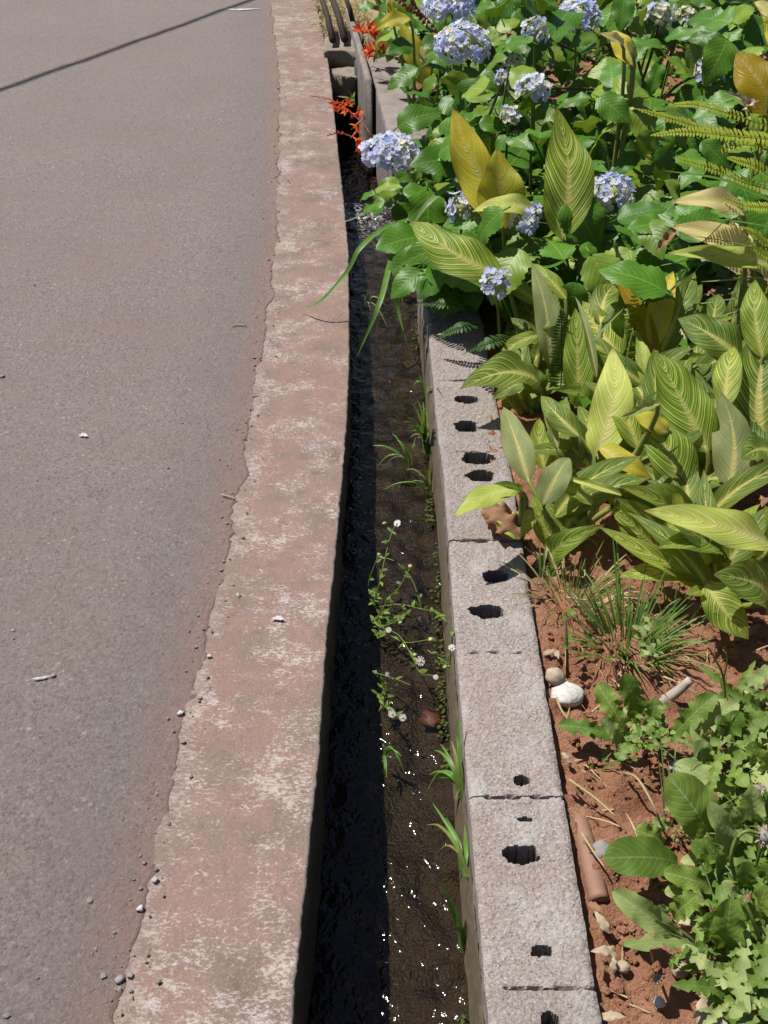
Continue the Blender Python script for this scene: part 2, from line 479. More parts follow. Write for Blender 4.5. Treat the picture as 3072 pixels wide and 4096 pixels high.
Z = np.minimum(Z + (fbm(X * 60, Yg * 40, 75, 3) - .5) * .006 + np.exp(-((Yg - 4.75) / .22) ** 2) * (fbm(X * 40, Yg * 40, 77) - .4) * .05, 9)
foam = np.exp(-((Yg - 4.78) / .22) ** 2) * .75 * np.interp((X - KR(Yg)) / .2, [0, .25, .5, 1], [.5, 1, 1, .8])
wat = mesh_obj('water', np.stack([X, Yg, Z], -1).reshape(-1, 3), grid_faces(30, len(Yb)), M_WATER, None, np.stack([foam * 0, np.clip(foam, 0, 1)], -1).reshape(-1, 2))
tag(wat, 'thin glittering water running along the channel', None, None, 'structure')

# soil bed
sx = np.r_[np.arange(.30, 1.75, .0095), np.arange(1.76, 3.2, .05), np.linspace(3.3, 12, 12)]
sy = np.r_[np.linspace(-1.5, .6, 8), np.arange(.62, 2.75, .0105), np.arange(2.78, 8.2, .06), np.linspace(8.4, 12, 8)]
SX, SY = np.meshgrid(sx, sy)
def soil_z(X, Y):
    w = np.interp(Y, [3.6, 4.5], [0, 1])
    base = -.045 + .02 * np.clip((X - .37) / .5, 0, 1) + (fbm(X * 3.2, Y * 3.2, 81) - .5) * .07 + (fbm(X * 14, Y * 14, 83) - .5) * .045
    return base - w * .03
lump = np.maximum(vn(SX * 55, SY * 55, 85) - .55, 0) * .05 + np.maximum(vn(SX * 95, SY * 95, 88) - .5, 0) * .022
SZ = soil_z(SX, SY) + lump
# beyond the bend the bed follows the far wall
shift = np.interp(SY, [3.6, 4.4, 5.3, 6.6, 8, 12], [0, .0, -.08, -.2, -.36, -.75])
soil = mesh_obj('soil', np.stack([SX + shift, SY, SZ], -1).reshape(-1, 3), grid_faces(len(sx), len(sy)), M_SOIL)
tag(soil, 'crumbly red brown soil of the planting bed', None, None, 'structure')
def soil_at(x, y): return float(soil_z(np.array([x]), np.array([y]))[0])

# clods
mb = MB()
ICO = [(0, 0, 1), (.894, 0, .447), (.276, .851, .447), (-.724, .526, .447), (-.724, -.526, .447), (.276, -.851, .447), (.724, .526, -.447), (-.276, .851, -.447), (-.894, 0, -.447), (-.276, -.851, -.447), (.724, -.526, -.447), (0, 0, -1)]
ICF = [(0, 1, 2), (0, 2, 3), (0, 3, 4), (0, 4, 5), (0, 5, 1), (1, 6, 2), (2, 7, 3), (3, 8, 4), (4, 9, 5), (5, 10, 1), (6, 7, 2), (7, 8, 3), (8, 9, 4), (9, 10, 5), (10, 6, 1), (11, 7, 6), (11, 8, 7), (11, 9, 8), (11, 10, 9), (11, 6, 10)]
def rock(P, r, sq=.7, jit=.3):
    th = random.uniform(0, 6.28)
    ct, st = math.cos(th), math.sin(th)
    sxx, syy = random.uniform(.7, 1.25), random.uniform(.7, 1.25)
    out = []
    for x, y, z in ICO:
        k = r * random.uniform(1 - jit, 1 + jit)
        x, y = x * sxx, y * syy
        out.append((P[0] + (x * ct - y * st) * k, P[1] + (x * st + y * ct) * k, P[2] + z * k * sq))
    return out, ICF
for _ in range(6500):
    x, y = random.uniform(.385, 1.45), random.uniform(.75, 2.7)
    if vn(x * 6, y * 6, 90) < .36: continue
    r = .002 + .010 * random.random() ** 5
    v, f = rock((x, y, soil_at(x, y) + r * .3 + .006), r)
    mb.add(v, f)
o = mb.build('soil_clods', M_SOIL, smooth=False)
tag(o, 'loose crumbs and clods of red soil on the bed', 'soil', None, 'stuff')
# grit gathered along the seam and scattered over the road
mb = MB()
for k in range(620):
    y = .7 + 5.5 * random.random() ** 1.6
    e = float(KL(y)) + random.gauss(-.01, .03) if k < 420 else float(KL(y)) - random.random() * 1.2
    r = .0012 + .0042 * random.random() ** 3
    v, f = rock((e, y, float(zs(y)) + .003 + r * .2), r, .6, .4) if True else None
    mb.add(v, f)
o = mb.build('road_grit', flat_mat('road_grit', (.30, .26, .24), .9, .7, 300, .5), smooth=False)
tag(o, 'fine grit gathered along the seam of road and kerb', 'grit', None, 'stuff')

# ------------------------------------------------------------------ block wall along the channel
U = 1.8517
HOLES = []
for hx, hy, hw, hh in [(1008, 862, 22, 8), (1008, 919, 23, 12), (1032, 992, 33, 12), (1038, 1029, 28, 12), (1070, 1244, 25, 13), (1053, 1320, 36, 14),
                       (1126, 1686, 17, 9), (1135, 1768, 14, 4), (1126, 1845, 38, 19), (1168, 2052, 22, 12), (1186, 2203, 18, 17)]:
    P0, P1, P2 = at_z((hx * U, hy * U)), at_z((hx * U, (hy - hh) * U)), at_z((hx * U, (hy + hh) * U))
    HOLES.append((P0.x, (P1.y + P2.y) / 2, hw * U * m_per_px(P0), (P1.y - P2.y) / 2))
BW = .187
wall = thing('block_wall', 'low wall of grey hollow cement blocks with dark holes along its top', 'wall', (.27, 2.0, -.3))
def block(y0, y1, idx):
    nxg = 62
    xs = np.r_[0, .002, .005, .009, np.linspace(.014, BW - .014, nxg - 8), BW - .009, BW - .005, BW - .002, BW]
    ys = np.r_[y0 + .0006, y0 + .002, y0 + .005, y0 + .008, np.arange(y0 + .012, y1 - .011, .0031), y1 - .008, y1 - .005, y1 - .002, y1 - .0006]
    GX, GY = np.meshgrid(xs, ys)
    X = WL(GY) + GX + (fbm(GY * 30, GY * 0, 100 + idx) - .5) * .004
    dz = (random.random() - .5) * .006
    Z = dz + (fbm(X * 60, GY * 60, 101) - .5) * .005 + (vn(X * 260, GY * 260, 102) - .5) * .0022
    # rounded left arris, chipped right arris
    Z -= np.clip((.012 - GX) / .012, 0, 1) ** 2 * .008
    chip = fbm(GY * 18, GX * 0, 103, 4)
    Z -= np.clip((GX - BW + .014) / .014, 0, 1) ** 2 * (.004 + .014 * np.clip(chip - .5, 0, 1) * 2)
    # mortar joint: a shallow broken groove
    dj = np.minimum(GY - y0, y1 - GY)
    jn = fbm(X * 35, GY * 0 + y0, 104)
    deep = np.clip((.0055 - dj) / .0055, 0, 1) * .022 * np.clip((jn - .40) * 6, 0, 1) * np.clip((GX - .03) / .01, 0, 1)
    Z -= deep
    GYo = GY.copy()
    for hx, hy, hw, hl in HOLES:
        if hy < y0 - .1 or hy > y1 + .1: continue
        nz = (fbm(X * 75, GY * 75, 105, 4) - .5) * .62
        d = np.sqrt(((X - hx) / hw) ** 2 + (np.abs(GY - hy) / hl) ** 2.6) + nz
        inside = np.clip((1.02 - d) / .06, 0, 1)
        slope = np.clip((hy + hl * .4 - GY) / (hl * 1.4), 0, 1)            # rubble packed higher on the near side
        floor = -.29 + .05 * slope ** 3 * fbm(X * 60, GY * 60, 106) + (vn(X * 140, GY * 140, 107) - .5) * .03
        Z = Z * (1 - inside) + floor * inside
        X = np.where(inside > .5, hx + (X - hx) * 1.75, X)
        GYo = np.where(inside > .5, hy + (GYo - hy) * 1.9, GYo)
    nyg = len(ys)
    V = [np.stack([X, GYo, Z], -1).reshape(-1, 3)]
    F = grid_faces(len(xs), nyg)
    nv = len(xs) * nyg
    idxs = np.arange(nv).reshape(nyg, len(xs))
    loop = np.r_[idxs[0, :], idxs[1:, -1], idxs[-1, -2::-1], idxs[-2:0:-1, 0]]
    ring = V[0][loop].copy()
    for k, zz in enumerate((-.03, -.09, -.16, -.32)):
        r2 = ring.copy()
        r2[:, 2] = zz
        r2[:, 0] += (fbm(ring[:, 1] * 40, ring[:, 0] * 40 + zz * 60, 108) - .5) * .006
        V.append(r2)
        a0 = loop if k == 0 else np.arange(nv + (k - 1) * len(loop), nv + k * len(loop))
        b0 = np.arange(nv + k * len(loop), nv + (k + 1) * len(loop))
        m = len(loop)
        F += [(int(a0[i]), int(b0[i]), int(b0[(i + 1) % m]), int(a0[(i + 1) % m])) for i in range(m)]
    V = np.concatenate(V) - np.array(wall.location)
    mesh_obj('concrete_block', V, F, M_BLOCK, wall, smooth=False)
edges = [.2, .6, 1.003, 1.402, 1.803, 2.205, 2.605, 3.0, 3.4, 3.78]
for i in range(len(edges) - 1): block(edges[i], edges[i + 1], i)

# a thin crumbling mortar ledge low on the wall's channel face
mb = MB()
ysl = np.arange(.7, 3.7, .02)
vl, fl = [], []
for i, y in enumerate(ysl):
    x = float(WL(y)); w = .002 + .006 * float(fbm(y * 14, 3, 111)); zt = -.055 - .05 * float(fbm(y * 6, 1, 112)) ; h = .07
    vl += [(x - .001, y, zt + .012), (x - w, y, zt), (x - w - .004, y, zt - h), (x - w - .010, y, -.34)]
for i in range(len(ysl) - 1):
    for k in range(3):
        a = i * 4 + k
        fl.append((a, a + 4, a + 5, a + 1))
mb.add([Vector(v) for v in vl], fl)
o = mb.build('mortar_ledge', M_MORTAR, wall)
# moss tufts where wall and water meet
mb = MB()
for _ in range(700):
    y = .75 + 2.9 * random.random()
    if vn(y * 7, 1, 113) < .4: continue
    x = float(WL(y)) - .018 - random.random() ** 2 * .02
    zz = float(WATER_Z(y)) + random.random() ** 2 * .07
    v, f = rock((x, y, zz), .002 + .005 * random.random(), .8)
    mb.add(v, f)
o = mb.build('moss', M_MOSS)
tag(o, 'damp olive moss along the foot of the block wall', 'moss', None, 'stuff')

# ------------------------------------------------------------------ far smooth wall, culvert, dry bank
def smooth_wall_mat():
    t = NT('rendered_concrete')
    ob = t.n('TexCoord').outputs['Object']
    cc = t.ramp(t.noise(ob, 9, 6, .65), [(.3, (.19, .15, .13)), (.55, (.26, .22, .20)), (.75, (.31, .27, .25))])
    z = t.n('SeparateXYZ', {0: ob}).outputs[2]
    zz = t.math('ADD', t.math('MULTIPLY', z, 4.5), t.math('ADD', 1.15, t.math('MULTIPLY', t.noise(ob, 12, 5, .7), .5)))
    cc = t.mix(t.ramp(zz, [(.25, .85), (.7, .25), (1.1, 0.0)]), cc, (.20, .15, .085))
    sp = t.noise(ob, 70, 4, .7)
    cc = t.mix(t.ramp(sp, [(.6, 0), (.75, .6)]), cc, (.55, .52, .5))
    return t.done(t.bsdf(cc, .85, t.bump(sp, .4, .006), .2))
M_FARWALL = smooth_wall_mat()
def ribbon_wall(name, parent, Ylo, Yhi, left, width, ztop, zbot, mat, step=.04, seed=1):
    ys = np.arange(Ylo, Yhi + 1e-6, step)
    V, nprof = [], 0
    for y in ys:
        x = float(left(y)); zt = float(ztop(y)); w = width
        e = (float(vn(y * 30, 1, seed)) - .5) * .006
        prof = [(x + e, zbot), (x + e, (zt + zbot) / 2), (x + e, zt - .03), (x + e + .002, zt - .008), (x + .010, zt)] + [(x + .010 + (w - .02) * k / 6, zt + (float(fbm(y * 12, k, seed + 2)) - .5) * .006) for k in range(1, 7)] + [(x + w, zt - .012), (x + w, zbot)]
        nprof = len(prof)
        V += [(px, y, pz) for px, pz in prof]
    F = [f[::-1] for f in grid_faces(nprof, len(ys))]
    F.append(tuple(range(nprof))); F.append(tuple(range(len(V) - 1, len(V) - 1 - nprof, -1)))
    org = Vector(parent.location) if parent else Vector((0, 0, 0))
    return mesh_obj(name, [Vector(v) - org for v in V], F, mat, parent)
fw = thing('channel_wall', 'smooth grey rendered wall bending beside the far end of the channel', 'wall', (.1, 5.2, -.3))
ribbon_wall('wall_body', fw, 3.785, 6.58, FW, .215, lambda y: np.interp(y, [3.7, 8], [-.012, .0]), -.62, M_FARWALL, seed=120)
# thin upright slab standing in front of the wall's far end
sl = thing('upright_slab', 'thin upright grey slab standing where the channel meets the dark culvert', 'slab', (-.09, 6.3, -.2))
a0, a1 = at_z(c('A', 585, 1120), -.13), at_z(c('A', 540, 300), .04)
SLB = lambda y: float(FW(y)) - .052
ribbon_wall('slab_body', sl, 6.0, 7.55, SLB, .038, lambda y: .03, -.62, M_FARWALL, seed=130)

cv = thing('culvert_head', 'weathered stone lintel over the dark mouth of the culvert', 'culvert', (-.2, 6.75, -.1))
M_LINTEL = mat_wet('weathered_lintel', (.17, .14, .10), (.36, .30, .23), .9, .5)
def slab_mesh(name, parent, x0, x1, y0, y1, z0, z1, mat, seed, n=14, amp=.03):
    mb = MB()
    xs, ys_ = np.linspace(x0, x1, n), np.linspace(y0, y1, n)
    top = []
    for y in ys_:
        for x in xs: top.append((x, y + (float(vn(x * 9, y * 9, seed)) - .5) * amp, z1 + (float(fbm(x * 9, y * 9, seed + 1)) - .5) * amp))
    F = grid_faces(n, n)
    V = list(top)
    loop = list(range(n)) + [n * j + n - 1 for j in range(1, n)] + [n * (n - 1) + i for i in range(n - 2, -1, -1)] + [n * j for j in range(n - 2, 0, -1)]
    for k, q in enumerate((.5, 1.0)):
        st = len(V)
        for i in loop:
            x, y, z = top[i]
            V.append((x + (float(vn(x * 30, z * 30 + q * 9, seed + 4)) - .5) * amp * .6, y + (float(vn(x * 14, y * 14 + q * 5, seed + 3)) - .5) * amp * 1.2, z1 + (z0 - z1) * q + (float(vn(x * 12, y, seed + 7)) - .5) * amp))
        prev = loop if k == 0 else list(range(st - len(loop), st))
        m = len(loop)
        F += [(prev[i], st + i, st + (i + 1) % m, prev[(i + 1) % m]) for i in range(m)]
    mb.add(V, F)
    mb.f.append(tuple(range(len(V) - 1, len(V) - 1 - len(loop), -1)))
    return mb.build(name, mat, parent)
lp = at_z(c('A', 380, 600), -.02)
L0 = at_z(c('A', 190, 700), -.06); L1 = at_z(c('A', 545, 560), -.02)
yl0 = at_z(c('A', 360, 690), -.03).y; yl1 = at_z(c('A', 340, 520), -.03).y
slab_mesh('lintel_stone', cv, float(KR(6.7)) - .03, float(FW(6.7)) - .02, yl0, yl0 + .42, -.13, -.025, M_LINTEL, 141)
slab_mesh('broken_stone', cv, float(KR(6.5)) - .01, float(FW(6.5)) - .06, yl0 - .16, yl0 - .02, -.24, -.12, M_LINTEL, 145, 10, .05)
slab_mesh('culvert_floor', cv, float(KR(7.2)) - .06, float(FW(7.2)) + .04, 7.9, 8.0, -.62, -.1, M_WETWALL, 149, 5, .02)
for k in range(2):
    xx = float(KR(7.1)) - .05 if k == 0 else float(FW(7.1)) - .02
    slab_mesh('culvert_side', cv, xx, xx + .05, 6.62, 7.9, -.62, -.07, M_WETWALL, 151 + k, 5, .01)

bank = MB()
bx, by = np.meshgrid(np.linspace(-.75, .15, 40), np.linspace(yl0 + .38, 8.35, 30))
bz = -.05 + (fbm(bx * 8, by * 8, 160) - .5) * .09 + np.clip((by - 7.0) * .02, 0, .2)
bxs = bx
ok = []
vv = np.stack([bx, by, bz], -1).reshape(-1, 3)
ff = [f for f in grid_faces(40, 30) if vv[f[0]][0] > KR(vv[f[0]][1]) + .01]
o = mesh_obj('dry_bank', vv, ff, M_TAN)
tag(o, 'dry straw coloured bank behind the culvert', None, None, 'structure')
M_STRAW = flat_mat('straw', (.55, .45, .24), .8, .3, 60, .2, .25)
M_OLDGRASS = flat_mat('yellowing_grass', (.26, .27, .07), .7, .4, 60, .2, .35)
def blade_mesh(mb, P, D, L, w, droop, side=None):
    # arching grass blade
    P = Vector(P)
    D = Vector(D).normalized()
    s = D.cross(Vector((0, 0, 1)))
    if s.length < .1: s = Vector((random.uniform(-1, 1), random.uniform(-1, 1), 0))
    s.normalize()
    s = (s + Vector((0, 0, random.uniform(-.4, .4)))).normalized()
    n = 5
    v, f, uv = [], [], []
    for i in range(n):
        t = i / (n - 1)
        q = P + D * (L * t) + Vector((D.x * .5, D.y * .5, -1)) * (droop * L * t * t)
        ww = w * (1 - t) ** .6 * .5 + .0004
        v += [q - s * ww, q + s * ww]
        uv += [(0, t), (1, t)]
    for i in range(n - 1): f.append((2 * i, 2 * i + 1, 2 * i + 3, 2 * i + 2))
    mb.add(v, f, uv)
mb = MB(); mb2 = MB()
for _ in range(900):
    y = random.uniform(yl0 + .3, 8.3); x = random.uniform(float(KR(y)), float(FW(y)) + .1)
    D = (random.uniform(-.6, .6), random.uniform(-.6, .4), random.uniform(.05, 1))
    blade_mesh(mb if random.random() < .8 else mb2, (x, y, -.05), D, random.uniform(.05, .2), random.uniform(.003, .007), random.uniform(.1, .7))
o = mb.build('dry_grass', M_STRAW); tag(o, 'withered straw coloured grass on the bank by the culvert', 'grass', None, 'stuff')
o = mb2.build('bank_grass', M_OLDGRASS); tag(o, 'sparse green grass on the dry bank', 'grass', None, 'stuff')
# dark round bars leaning on the bank
M_BAR = flat_mat('bar_dark', (.045, .032, .022), .85, .4, 30, .6)
for k, (x0, y0, x1, y1, rr, lab) in enumerate(((270, 540, 110, -60, .020, 'left dark bar leaning on the dry bank'), (430, 530, 250, -60, .022, 'middle dark bar leaning on the dry bank'), (540, 330, 430, -60, .016, 'right short dark bar by the slab'))):
    A_, B_ = at_z(c('A', x0, y0), .01), at_z(c('A', x1, y1), .16)
    pk = thing('dark_bar', lab, 'dark_bar', A_, 'dark bars on the bank')
    mb = MB(); mb.add(*tube([A_, A_.lerp(B_, .5) + Vector((.006, 0, .004)), B_], rr, rr * .9, 7)); mb.build('bar_body', M_BAR, pk)
# overhead cable whose shadow crosses the road
S1, S2 = at_z((0, 365), -.06), at_z((1010, 0), -.06)
hh = 5.0
C1 = S1 + Vector((-SUN_DX, -SUN_DY, 1)) * hh; C2 = S2 + Vector((-SUN_DX, -SUN_DY, 1)) * hh
dd = C2 - C1
mb = MB()
mb.add(*tube([C1 - dd * 5, C1 - dd * 1, C1, C2, C2 + dd * 1, C2 + dd * 5], 0.022, 0.022, 8))
o = mb.build('overhead_cable', flat_mat('black_cable', (.02, .02, .02), .5)); tag(o, 'black overhead cable crossing above the road', 'cable')
# ------------------------------------------------------------------ leaf materials
def leaf_uv(t):
    s = t.n('SeparateXYZ', {0: t.n('UVMap').outputs[0]})
    a = t.math('ABSOLUTE', t.math('MULTIPLY', t.math('SUBTRACT', s.outputs[0], .5), 2.0))
    return s.outputs[0], s.outputs[1], a
def mat_canna(name, g1, g2, stripe, amount=1.2, rib=(.62, .58, .18), trans=.46, count=24.0, tcol=None, rough=.40):
    t = NT(name)
    u, v, a = leaf_uv(t)
    rnd = t.n('ObjectInfo').outputs['Random']
    ob = t.n('TexCoord').outputs['Object']
    nz = t.noise(ob, 14, 4, .6)
    ph = t.math('SUBTRACT', v, t.math('MULTIPLY', t.math('POWER', a, 1.35), .34))
    ph = t.math('ADD', ph, t.math('MULTIPLY', t.noise(ob, 25, 2), .02))
    jit = t.math('MULTIPLY', t.n('TexNoise', {'W': t.math('MULTIPLY', ph, 13.0), 'Scale': 1.0}, noise_dimensions='1D').outputs['Fac'], .10)
    ph = t.math('ADD', ph, jit)
    s = t.math('SINE', t.math('MULTIPLY', ph, 6.2832 * count))
    fade = t.ramp(a, [(0, .9), (.75, .85), (1, .4)])
    sm = t.ramp(s, [(.45, 0.0), (.93, 1.0)])
    s2 = t.math('SINE', t.math('MULTIPLY', ph, 6.2832 * count * 3.3))
    green = t.mix(nz, g1, g2)
    green = t.mix(t.math('MULTIPLY', t.math('MULTIPLY_ADD', s2, .5, .5), .22), green, tuple(x * .55 for x in g1))
    strength = t.math('MULTIPLY', t.math('MULTIPLY', sm, fade), t.math('MULTIPLY_ADD', nz, 1.3, amount - .80))
    cc = t.mix(strength, green, stripe)
    # pale midrib, broad near the stalk
    wid = t.math('MULTIPLY_ADD', t.math('POWER', t.math('SUBTRACT', 1.0, v), 1.8), .26, .024)
    rb = t.math('SUBTRACT', 1.0, t.math('DIVIDE', a, wid))
    rbm = t.ramp(rb, [(0, 0.0), (.55, .9)])
    cc = t.mix(rbm, cc, rib)
    glow = t.math('MULTIPLY', t.ramp(a, [(0, .75), (.45, 0.0)]), t.ramp(v, [(.05, .8), (.55, 0.0)]))
    cc = t.mix(glow, cc, stripe)
    cc = t.mix(t.ramp(a, [(.955, 0.0), (.99, .8)]), cc, (.25, .12, .05))
    cc = t.mix(t.ramp(t.noise(ob, 30, 5, .7), [(.66, 0.0), (.76, .5)]), cc, (.20, .10, .03))
    cc = t.mix(t.ramp(v, [(.93, 0.0), (1, .8)]), cc, (.26, .15, .06))
    k = t.math('MULTIPLY_ADD', rnd, .45, .78)
    cc = t.mix(1.0, cc, t.n('CombineColor', {0: k, 1: t.math('MULTIPLY_ADD', rnd, .3, .85), 2: k}).outputs[0], 'MULTIPLY')
    hgt = t.math('ADD', t.math('MULTIPLY', s, .5), t.math('ADD', t.math('MULTIPLY', s2, .3), t.math('MULTIPLY', nz, 2.0)))
    nrm = t.bump(hgt, .35, .0025)
    b = t.bsdf(cc, rough, nrm, .22)
    tc = t.mix(.55, cc, tcol or (.60, .62, .04))
    tr = t.n('BsdfTranslucent', {'Color': tc, 'Normal': nrm}).outputs[0]
    return t.done(t.n('MixShader', {0: trans, 1: b, 2: tr}).outputs[0])
def mat_pinnate(name, g1, g2, vein, count=9.0, trans=.3, slope=.36, rough=.42, bumpd=.006, tcol=(.30, .48, .02)):
    t = NT(name)
    u, v, a = leaf_uv(t)
    rnd = t.n('ObjectInfo').outputs['Random']
    ob = t.n('TexCoord').outputs['Object']
    nz = t.noise(ob, 30, 4, .6)
    ph = t.math('SUBTRACT', v, t.math('MULTIPLY', t.math('POWER', a, 1.25), slope))
    ph = t.math('ADD', ph, t.math('MULTIPLY', nz, .02))
    s = t.math('SINE', t.math('MULTIPLY', ph, 6.2832 * count))
    vm = t.ramp(s, [(.9, 0.0), (.985, .45)])
    cc = t.mix(nz, g1, g2)
    cc = t.mix(vm, cc, vein)
    rb = t.ramp(a, [(.012, .75), (.05, 0.0)])
    cc = t.mix(rb, cc, vein)
    k = t.math('MULTIPLY_ADD', rnd, .7, .62)
    cc = t.mix(1.0, cc, t.n('CombineColor', {0: k, 1: t.math('MULTIPLY_ADD', rnd, .5, .72), 2: k}).outputs[0], 'MULTIPLY')
    hgt = t.math('ADD', t.math('ABSOLUTE', t.math('MULTIPLY', s, -1.0)), t.math('MULTIPLY', t.noise(ob, 160, 3), .45))
    nrm = t.bump(t.math('MULTIPLY', t.math('SUBTRACT', t.math('MULTIPLY', t.ramp(s, [(.0, .0), (1.0, 1.0)]), -1.0), t.math('MULTIPLY', t.noise(ob, 170, 3), .4)), 1.0), .13, bumpd)
    b = t.bsdf(cc, rough, nrm, .26)
    tr = t.n('BsdfTranslucent', {'Color': t.mix(1.0, t.mix(.6, cc, tcol), (.85, .85, .85), 'MULTIPLY'), 'Normal': nrm}).outputs[0]
    return t.done(t.n('MixShader', {0: trans, 1: b, 2: tr}).outputs[0])
CAN = {
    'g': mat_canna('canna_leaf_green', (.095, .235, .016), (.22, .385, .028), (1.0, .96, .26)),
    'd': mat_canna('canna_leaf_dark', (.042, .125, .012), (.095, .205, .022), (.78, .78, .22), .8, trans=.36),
    'y': mat_canna('canna_leaf_yellow', (.60, .52, .03), (.80, .68, .06), (1.0, .90, .28), .65, trans=.42, tcol=(.50, .42, .02)),
    'p': mat_canna('canna_leaf_pale', (.40, .52, .07), (.62, .70, .13), (1.0, .98, .42), .8, trans=.3, rough=.5),
    'c': mat_canna('canna_leaf_cream', (.66, .58, .20), (.78, .70, .29), (.86, .80, .44), .5, trans=.34, tcol=(.55, .48, .12)),
    'b': mat_canna('canna_leaf_back', (.22, .29, .11), (.32, .38, .15), (.60, .60, .26), .45, trans=.36, rough=.55),
    'o': mat_canna('canna_leaf_gold', (.42, .28, .012), (.52, .36, .02), (.55, .40, .04), .4, trans=.5, rib=(.5, .38, .06), tcol=(.62, .42, .01)),
}
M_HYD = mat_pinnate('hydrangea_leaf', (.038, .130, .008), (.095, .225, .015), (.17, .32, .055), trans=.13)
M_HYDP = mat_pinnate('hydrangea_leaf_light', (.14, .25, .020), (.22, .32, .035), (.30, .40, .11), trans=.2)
M_WEED = mat_pinnate('weed_leaf', (.125, .22, .026), (.21, .31, .05), (.36, .48, .22), 11, .3, .25, .55, .004)
M_WEEDP = mat_pinnate('weed_leaf_pale', (.28, .36, .10), (.36, .44, .15), (.46, .56, .33), 11, .3, .25, .6, .003)
M_GRASS = flat_mat('grass_blade', (.16, .32, .055), .45, .35, 30, .1, .4)
M_GRASSP = flat_mat('pale_grass_blade', (.28, .38, .15), .5, .3, 30, .1, .4)
M_STEM = flat_mat('green_stem', (.16, .22, .05), .5, .3, 30, .2)
M_CSTEM = flat_mat('canna_stem', (.22, .25, .06), .5, .3, 20, .3)
M_WOODY = flat_mat('woody_stem', (.12, .085, .05), .8, .4, 40, .6)
M_BROWN = flat_mat('withered_leaf', (.28, .15, .075), .85, .5, 50, 1.0, .15)
M_PAPER = flat_mat('papery_leaf', (.50, .40, .28), .85, .4, 45, .8, .2)
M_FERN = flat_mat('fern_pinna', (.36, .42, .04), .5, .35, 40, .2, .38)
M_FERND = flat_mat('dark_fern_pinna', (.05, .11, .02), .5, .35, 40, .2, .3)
M_ORANGE = flat_mat('orange_petal', (.90, .20, .025), .5, .35, 60, .2, .3)
M_RED = flat_mat('red_petal', (.78, .085, .03), .5, .35, 60, .2, .3)
M_REDSTEM = flat_mat('red_stem', (.25, .05, .03), .5)
M_WHITE = flat_mat('white_petal', (.82, .80, .78), .5, .1, 60, .1, .2)
M_YELLOWC = flat_mat('yellow_disc', (.62, .45, .04), .8, .3, 200, 1)
def mat_petal():
    t = NT('hydrangea_petal')
    u, v, a = leaf_uv(t)
    rnd = t.n('ObjectInfo').outputs['Random']
    blue = t.ramp(rnd, [(0, (.48, .55, .96)), (.3, (.66, .70, .98)), (.6, (.85, .86, .98)), (1, (.96, .96, .98))])
    cc = t.mix(t.ramp(v, [(0, .6), (.45, 0.0)]), blue, (.82, .84, .80))
    b = t.bsdf(cc, .6, t.bump(t.noise(t.n('TexCoord').outputs['Object'], 130, 3), .3, .003), .25)
    tr = t.n('BsdfTranslucent', {'Color': t.mix(.5, cc, (.45, .52, .95))}).outputs[0]
    return t.done(t.n('MixShader', {0: .42, 1: b, 2: tr}).outputs[0])
M_PETAL = mat_petal()
M_PETALC = flat_mat('young_petal', (.74, .74, .56), .6, .2, 60, .2, .3)
M_BUD = flat_mat('flower_bud', (.52, .56, .22), .6, .3, 80, .3, .2)

